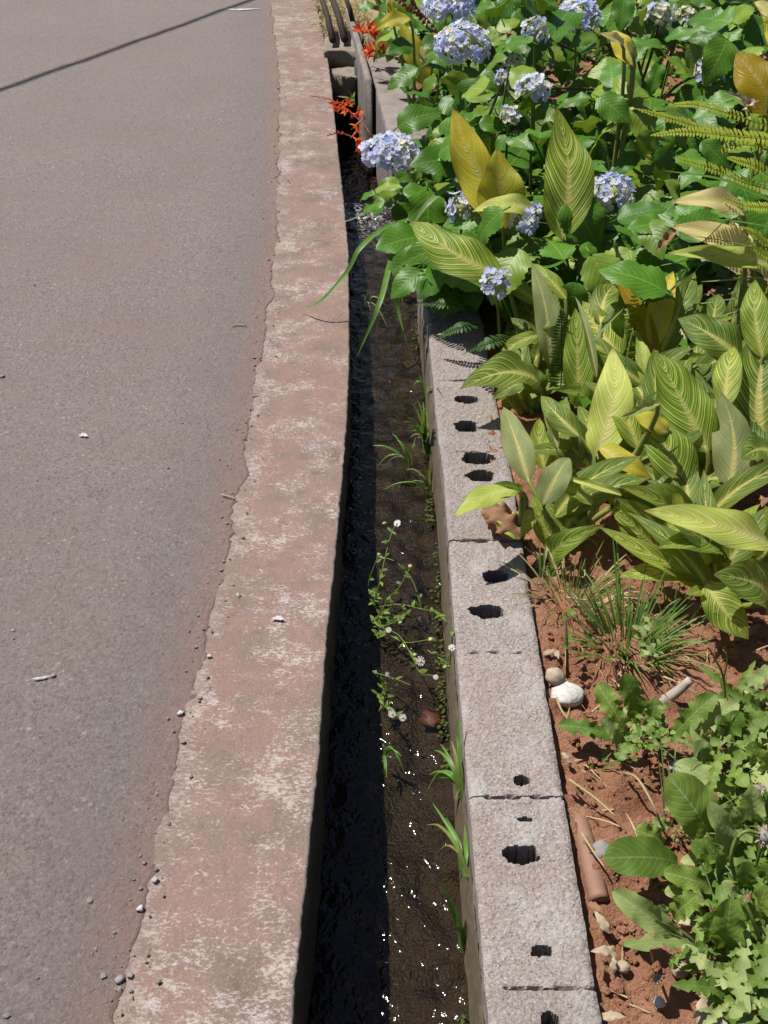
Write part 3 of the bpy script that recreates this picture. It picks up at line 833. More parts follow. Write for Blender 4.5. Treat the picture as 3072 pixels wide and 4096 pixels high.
# ------------------------------------------------------------------ leaf builder
def prof_canna(t): return (t ** .58) * ((1 - t) ** .95) / ((.379 ** .58) * (.621 ** .95))
def prof_hyd(t): return (t ** .50) * ((1 - t) ** .86) / ((.3676 ** .50) * (.6324 ** .86))
def prof_blade(t): return min(1, .55 + t * 1.2) * (1 - t) ** .55
def prof_spat(t): return ((t + .04) ** .95) * ((1 - t) ** .42) / ((.70 ** .95) * (.305 ** .42))
def prof_weed(t):
    b = ((t + .05) ** .8) * ((1 - t) ** .5) / ((.62 ** .8) * (.385 ** .5))
    return b
def leaf_geo(spine, width, nhint, prof, nseg=14, ncr=6, fold=.25, wave=.0, wfreq=3, serr=0.0, lobes=0.0, curl=.0, seed=0, hump=0.0, twist=0.0):
    """vertices, faces, uvs of one leaf blade along a spine; upper face towards nhint"""
    rnd = random.Random(seed)
    n = len(spine)
    # resample spine
    S = spine
    v, f, uv = [], [], []
    ph1, ph2 = rnd.uniform(0, 6.28), rnd.uniform(0, 6.28)
    tw = rnd.uniform(-twist, twist); bend = rnd.uniform(-.06, .06) * twist
    for i in range(nseg + 1):
        t = i / nseg
        x = t * (n - 1)
        k = min(int(x), n - 2)
        p = S[k].lerp(S[k + 1], x - k)
        d = (S[min(k + 1, n - 1)] - S[max(k - (1 if x - k < .5 else 0), 0)]).normalized()
        s = d.cross(nhint)
        if s.length < 1e-4: s = d.cross(Vector((0, 0, 1)))
        s.normalize()
        if twist: s = (Matrix.Rotation(tw * (t - .35), 3, d) @ s)
        nn = s.cross(d).normalized()
        p = p + s * (bend * width * math.sin(t * 3.14) * 4)
        w = width * .5 * max(prof(min(max(t, .004), .996)), .012)
        for j in range(ncr + 1):
            q = j / ncr * 2 - 1
            a = abs(q)
            ww = w
            if serr and j in (0, ncr): ww *= 1 + serr * (1 if i % 2 else -1) * (1 if .05 < t < .97 else 0)
            if lobes:
                lf = (t * 6.2 + (.25 if q < 0 else 0) + .12 * math.sin(seed + t * 9)) % 1.0
                ww *= 1 - lobes * 1.25 * (lf ** 1.2) * max(0, min(1, (.95 - t) * 4)) * (1 if a > .6 else .5)
            ph = ph1 if q < 0 else ph2
            h = fold * w * a + wave * w * a * a * math.sin(t * wfreq * 6.283 + ph) - curl * w * a * a + hump * w * math.sin(t * 9 * 3.14) * a * (1 - a)
            v.append(p + s * (ww * q * (1 - .25 * fold * a)) + nn * h)
            uv.append((j / ncr, t))
    m = ncr + 1
    for i in range(nseg):
        for j in range(ncr):
            f.append((i * m + j, i * m + j + 1, (i + 1) * m + j + 1, (i + 1) * m + j))
    return v, f, uv
SEED = [100]
def add_leaf(parent, base, tip, width_m, mat, prof=prof_canna, bow=.12, nhint=None, roll=0, mid=None, name='leaf', **kw):
    SEED[0] += 1
    base, tip = Vector(base), Vector(tip)
    d = tip - base
    if nhint is None:
        mm = (base + tip) / 2
        nhint = ((CAMP - mm).normalized() * .8 + Vector((0, 0, .55))).normalized()
    nhint = Vector(nhint)
    nhint = (nhint - d.normalized() * nhint.dot(d.normalized()))
    if nhint.length < 1e-3: nhint = Vector((0, 0, 1))
    nhint.normalize()
    if roll: nhint = Matrix.Rotation(RAD(roll), 3, d.normalized()) @ nhint
    if mid is None: mid = (base + tip) / 2 + nhint * (bow * d.length) * 2
    sp = bez([base, mid, tip], 10)
    v, f, uv = leaf_geo(sp, width_m, nhint, prof, seed=SEED[0], **kw)
    mb = MB(); mb.add(v, f, uv)
    return mb.build(name, mat, parent, base)
# ------------------------------------------------------------------ cannas, traced leaf by leaf
CANNA_GROUP = 'striped cannas in the bed'
def canna(label, Y0, leaves, foot=None, fill=7):
    """leaves: (crop, base x, base y, tip x, tip y, width, kind, tip depth offset, options)"""
    bases = [at_Y(c(l[0], l[1], l[2]), Y0 + (l[8].get('db', 0) if len(l) > 8 else 0)) for l in leaves]
    if foot is None:
        fx = sum(b.x for b in bases) / len(bases); fy = sum(b.y for b in bases) / len(bases) + .03
    else: fx, fy = foot
    root = thing('canna_plant', label, 'plant', (fx, fy, soil_at(fx, fy) - .01), CANNA_GROUP)
    F0 = Vector(root.location)
    mbs = MB()
    for l, b in zip(leaves, bases):
        o = dict(l[8]) if len(l) > 8 else {}
        db = o.pop('db', 0)
        cr = CROP[l[0]][2]
        tip = at_Y(c(l[0], l[3], l[4]), Y0 + db + l[7] + (.08 if l[2] - l[4] > 220 and l[0] != '6' else 0))
        tip = b + (tip - b) * 1.06
        w = l[5] * cr * m_per_px((b + tip) / 2)
        k = dict(fold=.32, wave=.20, wfreq=1.9, curl=.16, bow=.10, nseg=18, ncr=8, twist=.8)
        k.update(o)
        add_leaf(root, b, tip, w * 1.10, CAN[l[6]], **k)
        d = (tip - b).normalized()
        m1 = F0.lerp(b, .55) + Vector((0, 0, .02)); 
        mbs.add(*tube(bez([F0, Vector((F0.x * .7 + b.x * .3, F0.y * .7 + b.y * .3, (F0.z + b.z) / 2)), b - d * .04, b + d * .02], 7), .011, .0055, 6))
    for _ in range(fill):
        th = random.uniform(-.6, 3.7)
        b = F0 + Vector((random.uniform(-.05, .05), random.uniform(-.03, .06), random.uniform(.03, .10)))
        Lf = random.uniform(.18, .30)
        el = random.uniform(.2, .95)
        tip = b + Vector((math.cos(th), math.sin(th) * .8, el)).normalized() * Lf
        if tip.x < .36: continue
        add_leaf(root, b, tip, random.uniform(.055, .09), CAN[random.choice('ddddg')], fold=.4, wave=.2, wfreq=1.8, curl=.15, bow=random.uniform(.05, .2), nseg=14, ncr=6, twist=1.0)
    mbs.build('stem', M_CSTEM, root)
    return root

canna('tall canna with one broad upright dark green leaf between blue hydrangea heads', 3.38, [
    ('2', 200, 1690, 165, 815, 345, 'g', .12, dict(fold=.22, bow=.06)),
    ('4', 170, 470, 120, 330, 60, 'd', .05)], foot=(.66, 3.42))
canna('canna with tall folded yellow leaf and a cream leaf curling across it', 3.50, [
    ('1', 1480, 1560, 1105, 815, 330, 'y', .12, dict(fold=.75, roll=-25, bow=.03)),
    ('1', 1440, 1620, 1400, 1080, 330, 'y', .0, dict(fold=.25, bow=.12, db=-.03)),
    ('1', 1680, 1500, 1245, 1500, 150, 'p', -.02, dict(bow=.20, db=-.05, fold=.2))])
canna('canna with one big dark leaf reaching left over the wall under the hydrangeas', 3.20, [
    ('3', 1420, 190, 820, -180, 300, 'g', .10, dict(bow=.10, fold=.15)),
    ('3', 1720, 400, 1310, 60, 130, 'g', .06, dict(bow=.05)),
    ('3', 1760, 560, 1490, 320, 170, 'g', .05, dict(bow=.08))])
canna('canna with a long grey green leaf standing left of the bright striped clump', 2.93, [
    ('4', 110, 810, -10, 130, 175, 'b', .10, dict(bow=.08, fold=.35)),
    ('4', 200, 720, 95, 480, 100, 'g', .06, dict(db=.05)),
    ('4', 230, 350, -20, 110, 110, 'g', .05, dict(db=.12)),
    ('4', 150, 420, 20, 560, 140, 'd', -.05, dict(db=.1))])
canna('canna lying out over the blocks with a broad dark drooping leaf', 2.88, [
    ('3', 1700, 930, 1165, 985, 300, 'd', -.12, dict(bow=.14, fold=.35, roll=8)),
    ('3', 1700, 600, 1395, 775, 110, 'g', -.04, dict(db=.1)),
    ('3', 1640, 900, 1380, 1050, 130, 'd', -.03, dict(db=.02))])
canna('canna with two wide bright green striped leaves raised side by side', 2.72, [
    ('4', 320, 1120, 295, 450, 215, 'g', .10, dict(fold=.4, bow=.06)),
    ('4', 610, 760, 360, 385, 260, 'g', .08, dict(db=.12, bow=.05)),
    ('4', 445, 900, 298, 360, 75, 'b', .10, dict(fold=.9, db=-.02)),
    ('4', 790, 960, 375, 600, 170, 'd', .06, dict(db=.05, bow=.08)),
    ('4', 470, 520, 585, 255, 190, 'd', .08, dict(db=.2)),
    ('4', 830, 1120, 640, 860, 170, 'd', .05, dict(db=-.01))])
canna('canna with golden leaf tips and narrow upright shoots at the middle of the bed', 2.86, [
    ('4', 880, 800, 535, 145, 135, 'o', .14, dict(fold=.55, bow=.05)),
    ('4', 840, 690, 980, 180, 190, 'y', .1, dict(fold=.5, db=.03)),
    ('4', 890, 740, 1125, 190, 220, 'd', .12, dict(db=.06, fold=.5, roll=20)),
    ('4', 870, 1090, 735, 590, 130, 'p', .08, dict(db=-.12, fold=.4)),
    ('4', 1060, 930, 1140, 660, 240, 'd', .05, dict(db=-.02))])
canna('canna whose front leaf glows cream along a broad pale midrib', 2.43, [
    ('4', 440, 1480, 552, 735, 290, 'p', .12, dict(fold=.2, bow=.07)),
    ('4', 745, 1415, 575, 880, 200, 'g', .10, dict(fold=.35)),
    ('4', 320, 1320, 65, 1050, 170, 'd', .04, dict(fold=.3, bow=.12)),
    ('4', 170, 1410, 68, 1095, 75, 'b', .05, dict(fold=.8)),
    ('4', 80, 1560, 40, 1210, 150, 'g', .05)])
canna('canna with a wide olive leaf bent double above the yellowing ones', 2.40, [
    ('4', 470, 1400, 815, 1610, 150, 'y', -.08, dict(bow=.12)),
    ('4', 430, 1730, 495, 1390, 175, 'd', .05),
    ('4', 735, 1770, 510, 1470, 150, 'g', .06, dict(fold=.4)),
    ('4', 420, 1560, 185, 1320, 170, 'd', .06),
    ('4', 950, 1290, 700, 1150, 150, 'y', .04),
    ('4', 890, 1090, 630, 1180, 80, 'b', -.03, dict(fold=.8, db=-.03))])
canna('canna with the largest two toned leaf half pale and half dark', 2.40, [
    ('4', 1235, 1430, 882, 760, 360, 'g', .12, dict(fold=.5, roll=-12, bow=.04)),
    ('4', 1060, 1830, 752, 1175, 330, 'g', .10, dict(fold=.3, bow=.08, db=-.12)),
    ('4', 1395, 1670, 1332, 1040, 265, 'b', .08, dict(fold=-.2, bow=.03, db=-.10)),
    ('4', 1340, 1120, 1412, 705, 200, 'g', .10, dict(db=.08))])
canna('canna at the right edge with a huge dark bluish green leaf', 2.45, [
    ('4', 1610, 1420, 1690, 520, 420, 'd', .15, dict(fold=.25, bow=.06)),
    ('4', 1640, 1600, 1385, 1080, 330, 'd', .10, dict(fold=.25, db=-.06)),
    ('4', 1620, 760, 1572, 240, 215, 'g', .10, dict(db=.15)),
    ('4', 1460, 760, 1045, 500, 280, 'd', .03, dict(db=.3, bow=.12)),
    ('4', 1700, 1440, 1480, 1480, 250, 'd', -.05, dict(db=-.1))])
canna('canna with silvery leaves arching low beside the wall', 2.16, [
    ('4', 60, 1800, 235, 1490, 210, 'b', .03, dict(bow=.2)),
    ('4', 620, 1740, 225, 1615, 70, 'p', .04, dict(fold=.7)),
    ('3', 1620, 1640, 1452, 1140, 205, 'b', .12, dict(db=.15, fold=.3)),
    ('6', 170, 340, 0, -20, 170, 'g', .08, dict(fold=.5, roll=-15)),
    ('6', 120, 480, 480, 190, 190, 'g', -.05, dict(bow=.28, fold=.35)),
    ('6', 390, 190, 260, -30, 230, 'p', .06, dict(db=.05)),
    ('6', 330, 250, 90, 30, 170, 'd', .05, dict(db=.04)),
    ('4', 420, 1800, 175, 1690, 90, 'g', .03)])
canna('canna dropping one pale striped leaf flat onto the cement blocks', 2.20, [
    ('3', 1545, 1690, 1115, 1885, 185, 'p', -.12, dict(bow=.06, fold=.15, nhint=(-.1, -.3, 1))),
    ('3', 1590, 1720, 1380, 1660, 70, 'd', -.05),
    ('5', 1640, 60, 1570, 250, 100, 'g', -.04)], fill=0)
canna('low canna at the right with a long pale leaf stretched sideways', 1.98, [
    ('6', 1690, 330, 835, 90, 290, 'p', -.02, dict(bow=.12, fold=.25, nhint=(-.2, -.4, 1))),
    ('6', 1200, 490, 955, 180, 270, 'g', .05, dict(bow=.2, db=.04)),
    ('6', 1310, 480, 1250, 200, 190, 'd', .05, dict(db=.07)),
    ('6', 1720, 480, 1640, 60, 150, 'g', .05, dict(db=.0))])
canna('canna with a long leaf slanting down half lit above the grass clump', 2.12, [
    ('6', 1090, 490, 540, -30, 250, 'g', .10, dict(fold=.6, roll=-18, bow=.10)),
    ('6', 1100, 350, 720, -60, 220, 'd', .08, dict(db=.08))])
canna('lowest canna at the right hanging a white striped leaf over bare soil', 1.90, [
    ('6', 1225, 590, 1503, 965, 270, 'g', -.10, dict(bow=.08, fold=.3)),
    ('6', 1690, 720, 1300, 540, 380, 'd', -.05, dict(bow=.14)),
    ('6', 1180, 640, 1080, 670, 100, 'g', -.05)], foot=(.80, 1.98))
canna('canna far back by the culvert with lemon yellow hanging leaves', 5.55, [
    ('1', 890, 600, 715, 160, 165, 'y', .05, dict(fold=.3)),
    ('1', 780, 130, 545, 215, 110, 'y', -.05),
    ('1', 650, 120, 640, -30, 65, 'y', .03),
    ('1', 940, 480, 860, 330, 90, 'c', .02)], fill=0)
canna('canna at the upper right edge with one golden yellow leaf', 3.85, [
    ('2', 1750, 800, 1450, 400, 330, 'o', .08, dict(fold=.2, bow=.12)),
    ('2', 1720, 420, 1620, 120, 110, 'y', .05),
    ('2', 1740, 140, 1570, 20, 110, 'c', .05)])
canna('canna with withering cream leaves spread under the fern fronds', 3.10, [
    ('2', 1490, 1500, 1005, 1440, 190, 'c', -.06, dict(bow=.16)),
    ('2', 1560, 1900, 1005, 1625, 210, 'c', -.04, dict(bow=.22, fold=.3)),
    ('2', 1500, 1960, 1400, 1590, 270, 'c', .08, dict(db=.02)),
    ('4', 1720, 110, 990, 25, 170, 'p', -.05, dict(bow=.08, db=-.04)),
    ('4', 1740, 200, 1270, 80, 150, 'c', -.04, dict(db=-.02))])
canna('canna near the top of the bed with a drooping brown tipped leaf', 4.05, [
    ('2', 700, 460, 560, 230, 150, 'y', .02),
    ('2', 640, 300, 470, 240, 80, 'c', -.04),
    ('2', 720, 420, 660, 300, 60, 'b', .02)], fill=0)
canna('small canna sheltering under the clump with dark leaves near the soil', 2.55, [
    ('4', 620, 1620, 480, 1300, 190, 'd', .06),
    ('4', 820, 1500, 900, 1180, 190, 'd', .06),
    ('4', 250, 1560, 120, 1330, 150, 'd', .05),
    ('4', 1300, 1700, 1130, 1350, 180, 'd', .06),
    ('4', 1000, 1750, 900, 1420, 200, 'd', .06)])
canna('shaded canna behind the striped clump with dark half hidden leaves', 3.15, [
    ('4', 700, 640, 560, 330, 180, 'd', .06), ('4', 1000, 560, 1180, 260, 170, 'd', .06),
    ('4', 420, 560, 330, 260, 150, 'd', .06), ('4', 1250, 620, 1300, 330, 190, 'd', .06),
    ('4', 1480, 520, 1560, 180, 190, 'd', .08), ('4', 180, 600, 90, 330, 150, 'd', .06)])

canna('dark leaved canna added for the shadow by the wall beside the first holes', 2.86, [  # dark leaves fill in for the shadow beside the wall
    ('3', 1600, 1180, 1440, 1010, 170, 'd', .03), ('3', 1650, 1260, 1460, 1150, 150, 'd', .0), ('3', 1640, 1130, 1600, 900, 170, 'g', .05), ('3', 1690, 1240, 1560, 1080, 160, 'd', .03), ('3', 1580, 1080, 1480, 850, 150, 'd', .04), ('4', 60, 1010, -60, 800, 170, 'd', .05)], fill=6)

# dead canna leaf curled on the wall
t_ = thing('dead_leaf', 'curled brown dead leaf with a striped green edge on the block wall', 'leaf', at_z(c('5', 1450, 230), .0))
add_leaf(t_, at_z(c('5', 1560, 270), .02), at_z(c('5', 1300, 40), .03), .085, M_BROWN, nhint=(-.3, -.6, 1), bow=.22, fold=.5, wave=.8, wfreq=4, curl=.7, nseg=20, ncr=10)
add_leaf(t_, at_z(c('5', 1560, 280), .015), at_z(c('5', 1370, 60), .04), .075, CAN['p'], nhint=(.1, -.3, 1), bow=.14, fold=.2, wave=.2)
t_ = thing('dead_leaf', 'long brown dead leaf twisted among the hydrangea leaves at the upper right', 'leaf', at_Y(c('2', 1400, 680), 3.7))
add_leaf(t_, at_Y(c('2', 1560, 780), 3.7), at_Y(c('2', 1330, 650), 3.66), .03, M_PAPER, fold=.6, wave=.4, prof=prof_blade)
add_leaf(t_, at_Y(c('2', 1490, 770), 3.7), at_Y(c('2', 1600, 710), 3.66), .035, M_PAPER, fold=.6, wave=.5)
t_ = thing('dead_leaf', 'rusty shrivelled leaf hanging in front of the pale cream leaves', 'leaf', at_Y(c('B', 460, 1800), 3.1))
add_leaf(t_, at_Y(c('B', 570, 1720), 3.05), at_Y(c('B', 340, 1950), 3.03), .03, M_BROWN, fold=.6, wave=.6)

# ------------------------------------------------------------------ hydrangeas
def hyd_proto(seed, mat, hang):
    sp = bez([Vector((0, 0, 0)), Vector((0, .5, .10)), Vector((0, 1, -hang))], 10)
    v, f, uv = leaf_geo(sp, .68, Vector((0, 0, 1)), prof_hyd, nseg=20, ncr=6, fold=.22, wave=.13, wfreq=2, serr=.055, curl=.18, seed=seed, hump=.03)
    mb = MB(); mb.add(v, f, uv)
    mb.add(*tube([(0, -.16, -.05), (0, 0, .004)], .016, .014, 5))
    me = bpy.data.meshes.new('hydrangea_leaf')
    me.from_pydata(mb.v, [], mb.f)
    ul = me.uv_layers.new(name='UVMap')
    vi = np.empty(len(me.loops), dtype=np.int32); me.loops.foreach_get('vertex_index', vi)
    ul.data.foreach_set('uv', np.asarray(mb.uv, dtype=np.float32)[vi].ravel())
    me.polygons.foreach_set('use_smooth', np.ones(len(me.polygons), dtype=bool))
    me.materials.append(mat)
    return me
HP = [hyd_proto(i, M_HYD, h) for i, h in enumerate((.05, .15, .28, .4))] + [hyd_proto(9 + i, M_HYDP, h) for i, h in enumerate((.1, .25))]
def frame_mat(P, ydir, zhint, s):
    y = Vector(ydir).normalized()
    x = y.cross(Vector(zhint))
    if x.length < 1e-3: x = y.cross(Vector((1, 0, .2)))
    x.normalize()
    z = x.cross(y)
    M = Matrix((x, y, z)).transposed().to_4x4()
    return Matrix.Translation(P) @ M @ Matrix.Diagonal((s, s, s, 1))
def floret_mesh(seed):
    rnd = random.Random(seed)
    mb = MB()
    for k in range(4):
        a = k * math.pi / 2 + rnd.uniform(-.12, .12)
        tilt = rnd.uniform(.05, .5)
        d = Vector((math.cos(a), math.sin(a), tilt)).normalized()
        s = Vector((-math.sin(a), math.cos(a), 0))
        nn = d.cross(s) * -1
        v, uv = [], []
        for t, w in ((.04, .08), (.35, .62), (.68, .92), (.9, .66), (1.0, .22)):
            for q in (-1, 0, 1):
                v.append(d * t + s * (w * q * .5) + Vector((0, 0, 1)) * (.10 * (1 - abs(q)) * -1 + .07 * t * t * rnd.uniform(-1, 1) + .10 * abs(q) * (rnd.random() - .3)))
                uv.append((.5 + q * .5, t))
        f = [(i * 3 + j, i * 3 + j + 1, i * 3 + j + 4, i * 3 + j + 3) for i in range(4) for j in range(2)]
        mb.add(v, f, uv)
    v, f = rock((0, 0, .03), .09, .9, .1)
    mb.add(v, f, [(.5, 0)] * 12)
    return mb
def mk(mb, name, mat):
    me = bpy.data.meshes.new(name)
    me.from_pydata(mb.v, [], mb.f)
    ul = me.uv_layers.new(name='UVMap')
    vi = np.empty(len(me.loops), dtype=np.int32); me.loops.foreach_get('vertex_index', vi)
    ul.data.foreach_set('uv', np.asarray(mb.uv, dtype=np.float32)[vi].ravel())
    me.polygons.foreach_set('use_smooth', np.ones(len(me.polygons), dtype=bool))
    me.materials.append(mat)
    return me
FLO = [mk(floret_mesh(i), 'floret', M_PETAL) for i in range(5)]
FLOC = [mk(floret_mesh(20 + i), 'floret', M_PETALC) for i in range(2)]
def flower_head(root, P, rx, rz, cream=.0, n=None, tilt=(0, -.35, 1)):
    """domed head centred at P: buds as the core, florets over the dome"""
    P = Vector(P)
    up = Vector(tilt).normalized()
    mb = MB()
    for _ in range(60):
        th, ph = random.uniform(0, 6.28), math.acos(random.uniform(-.4, 1))
        d = Vector((math.sin(ph) * math.cos(th), math.sin(ph) * math.sin(th), math.cos(ph)))
        q = P + Vector((d.x * rx * .80, d.y * rx * .80, d.z * rz * .80))
        v, f = rock(q, .004 + .003 * random.random(), 1, .15)
        mb.add(v, f)
    core_v, core_f = rock(P, 1, 1, .05)
    core_v = [(P.x + (x - P.x) * rx * .62, P.y + (y - P.y) * rx * .62, P.z + (z - P.z) * rz * .62) for x, y, z in core_v]
    mb.add(core_v, core_f)
    head = mb.build('flower_head', M_BUD, root, P)
    fr = .0225
    n = n or int(3.1 * (rx / fr) ** 2)
    n = max(12, min(n, 80))
    for i in range(n):
        z = 1 - 1.45 * (i + .5) / n
        th = i * 2.39996 + random.uniform(-.25, .25)
        rr = math.sqrt(max(0, 1 - z * z))
        d = Vector((rr * math.cos(th), rr * math.sin(th), z))
        q = Vector((d.x * rx, d.y * rx, d.z * rz)) * random.uniform(.86, 1.04)
        nrm = (Vector((d.x / rx, d.y / rx, d.z / rz)).normalized() + Vector((random.uniform(-.45, .45), random.uniform(-.45, .45), random.uniform(-.2, .45)))).normalized()
        a = random.uniform(0, 6.28)
        yv = nrm.cross(Vector((math.cos(a), math.sin(a), .3)))
        me = random.choice(FLOC if random.random() < cream else FLO)
        s = fr * random.uniform(.85, 1.25) * (1.0 if rx > .05 else .85)
        inst('floret', me, head, frame_mat(q, yv, nrm, s))
    # stalk
    b0 = Vector((P.x + random.uniform(-.05, .05), P.y + .08, max(-.03, P.z - .45)))
    mb = MB(); mb.add(*tube(bez([b0, (b0 + P) / 2 + Vector((0, .05, .05)), P], 6), .006, .004, 5))
    mb.build('flower_stalk', M_STEM, root)
    return head

HB = {}
for key, label, P in (
    ('A', 'hydrangea bush nearest the channel with the big pale head hanging over the water', at_z((1800, 900), -.05)),
    ('B', 'tall hydrangea bush at the top centre crowned with large lavender heads', at_z((1900, 420), -.05)),
    ('C', 'leafy hydrangea bush at the upper right with half opened cream heads', at_z((2600, 420), -.05)),
    ('E', 'hydrangea bush cut off by the top edge, added behind the cream heads for shade', at_z((2500, 60), -.05)),  # bush added mostly out of view, to shade and cover the bed
    ('D', 'hydrangea bush in the middle with one round blue head above broad toothed leaves', at_z((2420, 1000), -.05))):
    HB[key] = thing('hydrangea_bush', label, 'bush', P, 'hydrangea bushes')
def canopy_z(px, py):
    z = np.interp(py, [-300, 0, 500, 900, 1200], [.72, .62, .45, .33, .26])
    bump = (float(vn(px / 130, py / 95, 301)) - .5) * .16 * float(np.interp(px, [1650, 1900], [0, 1]))
    return float(z * np.interp(px, [1400, 1650, 1950], [.45, .6, 1.0])) + bump
def can_at(p, dz=0.0): return at_z(p, canopy_z(*p) + dz)
HEADS = [('B', '1', 1050, 45, 178, 120, .1, 0), ('B', '1', 1155, 325, 185, 160, .25, 0), ('A', '1', 640, 1085, 195, 125, .12, .0), ('D', '1', 1145, 1475, 105, 120, .0, -.02),
         ('C', '2', 5, 235, 95, 120, .3, 0), ('C', '2', -10, 635, 120, 110, .1, 0), ('A', '1', 1485, 825, 75, 75, .6, 0), ('D', '1', 1590, 1580, 95, 100, .05, -.02),
         ('B', '1', 1500, 425, 80, 40, .8, -.05), ('A', '1', 1450, 560, 70, 60, .0, -.2), ('C', '2', 310, 130, 150, 140, .15, 0), ('C', '2', 890, 105, 100, 95, .65, 0),
         ('C', '2', 1080, 115, 70, 75, .75, -.03), ('C', '2', 1240, 520, 100, 120, .25, 0), ('D', '2', 530, 1375, 165, 140, .2, .02), ('A', '3', 1390, 255, 100, 140, .0, -.02),
         ('C', '2', 640, 165, 40, 30, .0, -.1), ('A', '1', 1650, 1500, 50, 60, 0, -.06)]
HEADPX = []
for b, r, x, y, rx, ry, cream, dz in HEADS:
    p = c(r, x, y)
    P = can_at(p, dz + .02)
    k = m_per_px(P) * CROP[r][2]
    flower_head(HB[b], P, max(.022, rx * k * 1.05 - .005), max(.019, ry * k * .97 - .004), cream)
    HEADPX.append((p[0], p[1], rx * .5642, ry * .5642, b))

def hyd_leaf(root, base, tip, wid=None, proto=None, roll=None):
    d = tip - base
    L = d.length
    mm = (base + tip) / 2
    nh = ((CAMP - mm).normalized() * .55 + Vector((random.uniform(-.45, .45), random.uniform(-.4, .4), .8))).normalized()
    if roll is not None: nh = Matrix.Rotation(RAD(roll), 3, d.normalized()) @ nh
    s = 1.0 if wid is None else wid / (.68 * L)
    M = frame_mat(base - Vector(root.location), d, nh, L)
    M = M @ Matrix.Diagonal((min(max(s, .6), 1.7), 1, 1, 1))
    me = HP[proto if proto is not None else random.randrange(4)]
    return inst('leaf', me, root, M)
HL = [  # conspicuous leaves traced one by one: bush, crop, base, tip, width, dz of base, dz of tip, light?
    ('A', '1', 1150, 510, 1085, 690, 215, .03, -.03, 1), ('A', '1', 960, 540, 855, 708, 130, .02, -.02, 1), ('A', '1', 695, 900, 958, 752, 215, .05, .06, 0),
    ('A', '1', 1135, 1110, 815, 1095, 190, .06, .02, 1), ('A', '1', 535, 1345, 722, 1315, 110, .0, .02, 1), ('A', '1', 530, 1375, 395, 1400, 75, .0, -.03, 0),
    ('A', '1', 600, 1430, 435, 1500, 110, -.02, -.06, 0), ('A', '1', 900, 690, 730, 650, 120, .0, .0, 0), ('B', '1', 1480, 380, 1300, 490, 140, .04, .0, 1),
    ('B', '1', 1640, 300, 1400, 310, 170, .03, .02, 0), ('A', '1', 1400, 820, 1320, 700, 100, .02, .05, 0), ('A', '1', 1270, 880, 1490, 900, 150, .02, .0, 0),
    ('C', '1', 1600, 820, 1640, 600, 120, .06, .10, 0), ('A', '1', 1480, 960, 1640, 1030, 150, .0, -.02, 0), ('A', '1', 1060, 950, 880, 960, 90, .0, -.02, 0),
    ('A', '1', 1000, 1200, 930, 1300, 110, -.02, -.06, 0), ('A', '1', 860, 1180, 780, 1340, 70, -.02, -.04, 1), ('A', '1', 1150, 1200, 1220, 1420, 150, -.03, -.06, 0),
    ('A', '1', 900, 1280, 920, 1380, 90, -.03, -.06, 0), ('A', '1', 700, 1440, 760, 1600, 170, -.06, -.10, 0), ('A', '1', 850, 1450, 700, 1700, 220, -.1, -.15, 0),
    ('C', '2', 250, 80, 110, 300, 150, .04, .06, 0), ('C', '2', 430, 240, 280, 310, 90, .02, .0, 1), ('C', '2', 910, 340, 590, 260, 140, .06, .04, 0),
    ('C', '2', 935, 410, 1150, 525, 150, .04, .0, 1), ('C', '2', 930, 275, 1300, 220, 110, .05, .04, 0), ('C', '2', 900, 440, 810, 690, 80, .0, -.05, 0),
    ('C', '2', 680, 690, 360, 590, 200, .05, .02, 1), ('D', '2', 775, 700, 510, 840, 90, .06, .02, 1), ('D', '2', 400, 690, 150, 760, 120, .02, .0, 0),
    ('D', '2', 585, 880, 340, 1070, 150, .05, .0, 1), ('D', '2', 905, 1040, 950, 1340, 205, .08, .0, 0), ('D', '2', 860, 940, 720, 1110, 170, .09, .02, 1),
    ('D', '2', 740, 1080, 530, 1260, 130, .04, -.02, 0), ('D', '2', 590, 1555, 945, 1470, 235, .05, .01, 0), ('D', '2', 550, 1660, 600, 1820, 210, .02, -.05, 0),
    ('D', '2', 300, 1210, 520, 1200, 110, .0, .0, 0), ('C', '2', 930, 790, 1210, 900, 150, .04, .0, 1), ('D', '2', 1190, 1000, 1390, 1200, 170, .02, .0, 0),
    ('D', '2', 970, 1270, 1030, 1430, 90, .0, -.04, 1), ('D', '4', 330, -30, 470, 60, 190, .03, -.02, 0), ('D', '4', 560, -40, 640, 145, 170, .03, -.04, 0),
    ('D', '4', 850, -10, 770, 280, 220, .05, -.06, 0), ('D', '4', 300, 230, 250, 490, 220, .05, -.04, 0), ('D', '4', 590, 440, 610, 610, 120, .0, -.06, 0),
    ('A', '3', 880, 40, 945, 375, 135, -.02, -.12, 0), ('C', '2', 1340, 310, 1470, 420, 140, .0, -.02, 0), ('C', '2', 1660, 140, 1520, 260, 160, .02, .0, 0),
    ('C', '2', 1530, 40, 1390, 180, 90, .05, .0, 1), ('C', '2', 820, 20, 730, 150, 110, .05, .0, 1), ('C', '2', 560, 620, 540, 430, 170, .0, .05, 0),
    ('D', '2', 40, 980, 60, 860, 120, .0, .03, 0), ('C', '2', 1100, 280, 1400, 260, 120, .04, .03, 0), ('D', '2', 300, 1560, 330, 1330, 130, .0, .03, 0),
    ('B', '1', 820, 60, 930, 180, 120, .0, -.04, 1), ('B', '1', 420, 60, 530, 20, 100, .0, .0, 0), ('B', '1', 1400, 220, 1560, 130, 130, .02, .02, 1),
    ('B', '1', 1250, 60, 1380, 40, 110, .02, .02, 0), ('D', '4', 120, 60, 60, 200, 120, -.05, -.1, 0), ('D', '2', 1300, 820, 1420, 960, 120, .0, -.02, 0)]
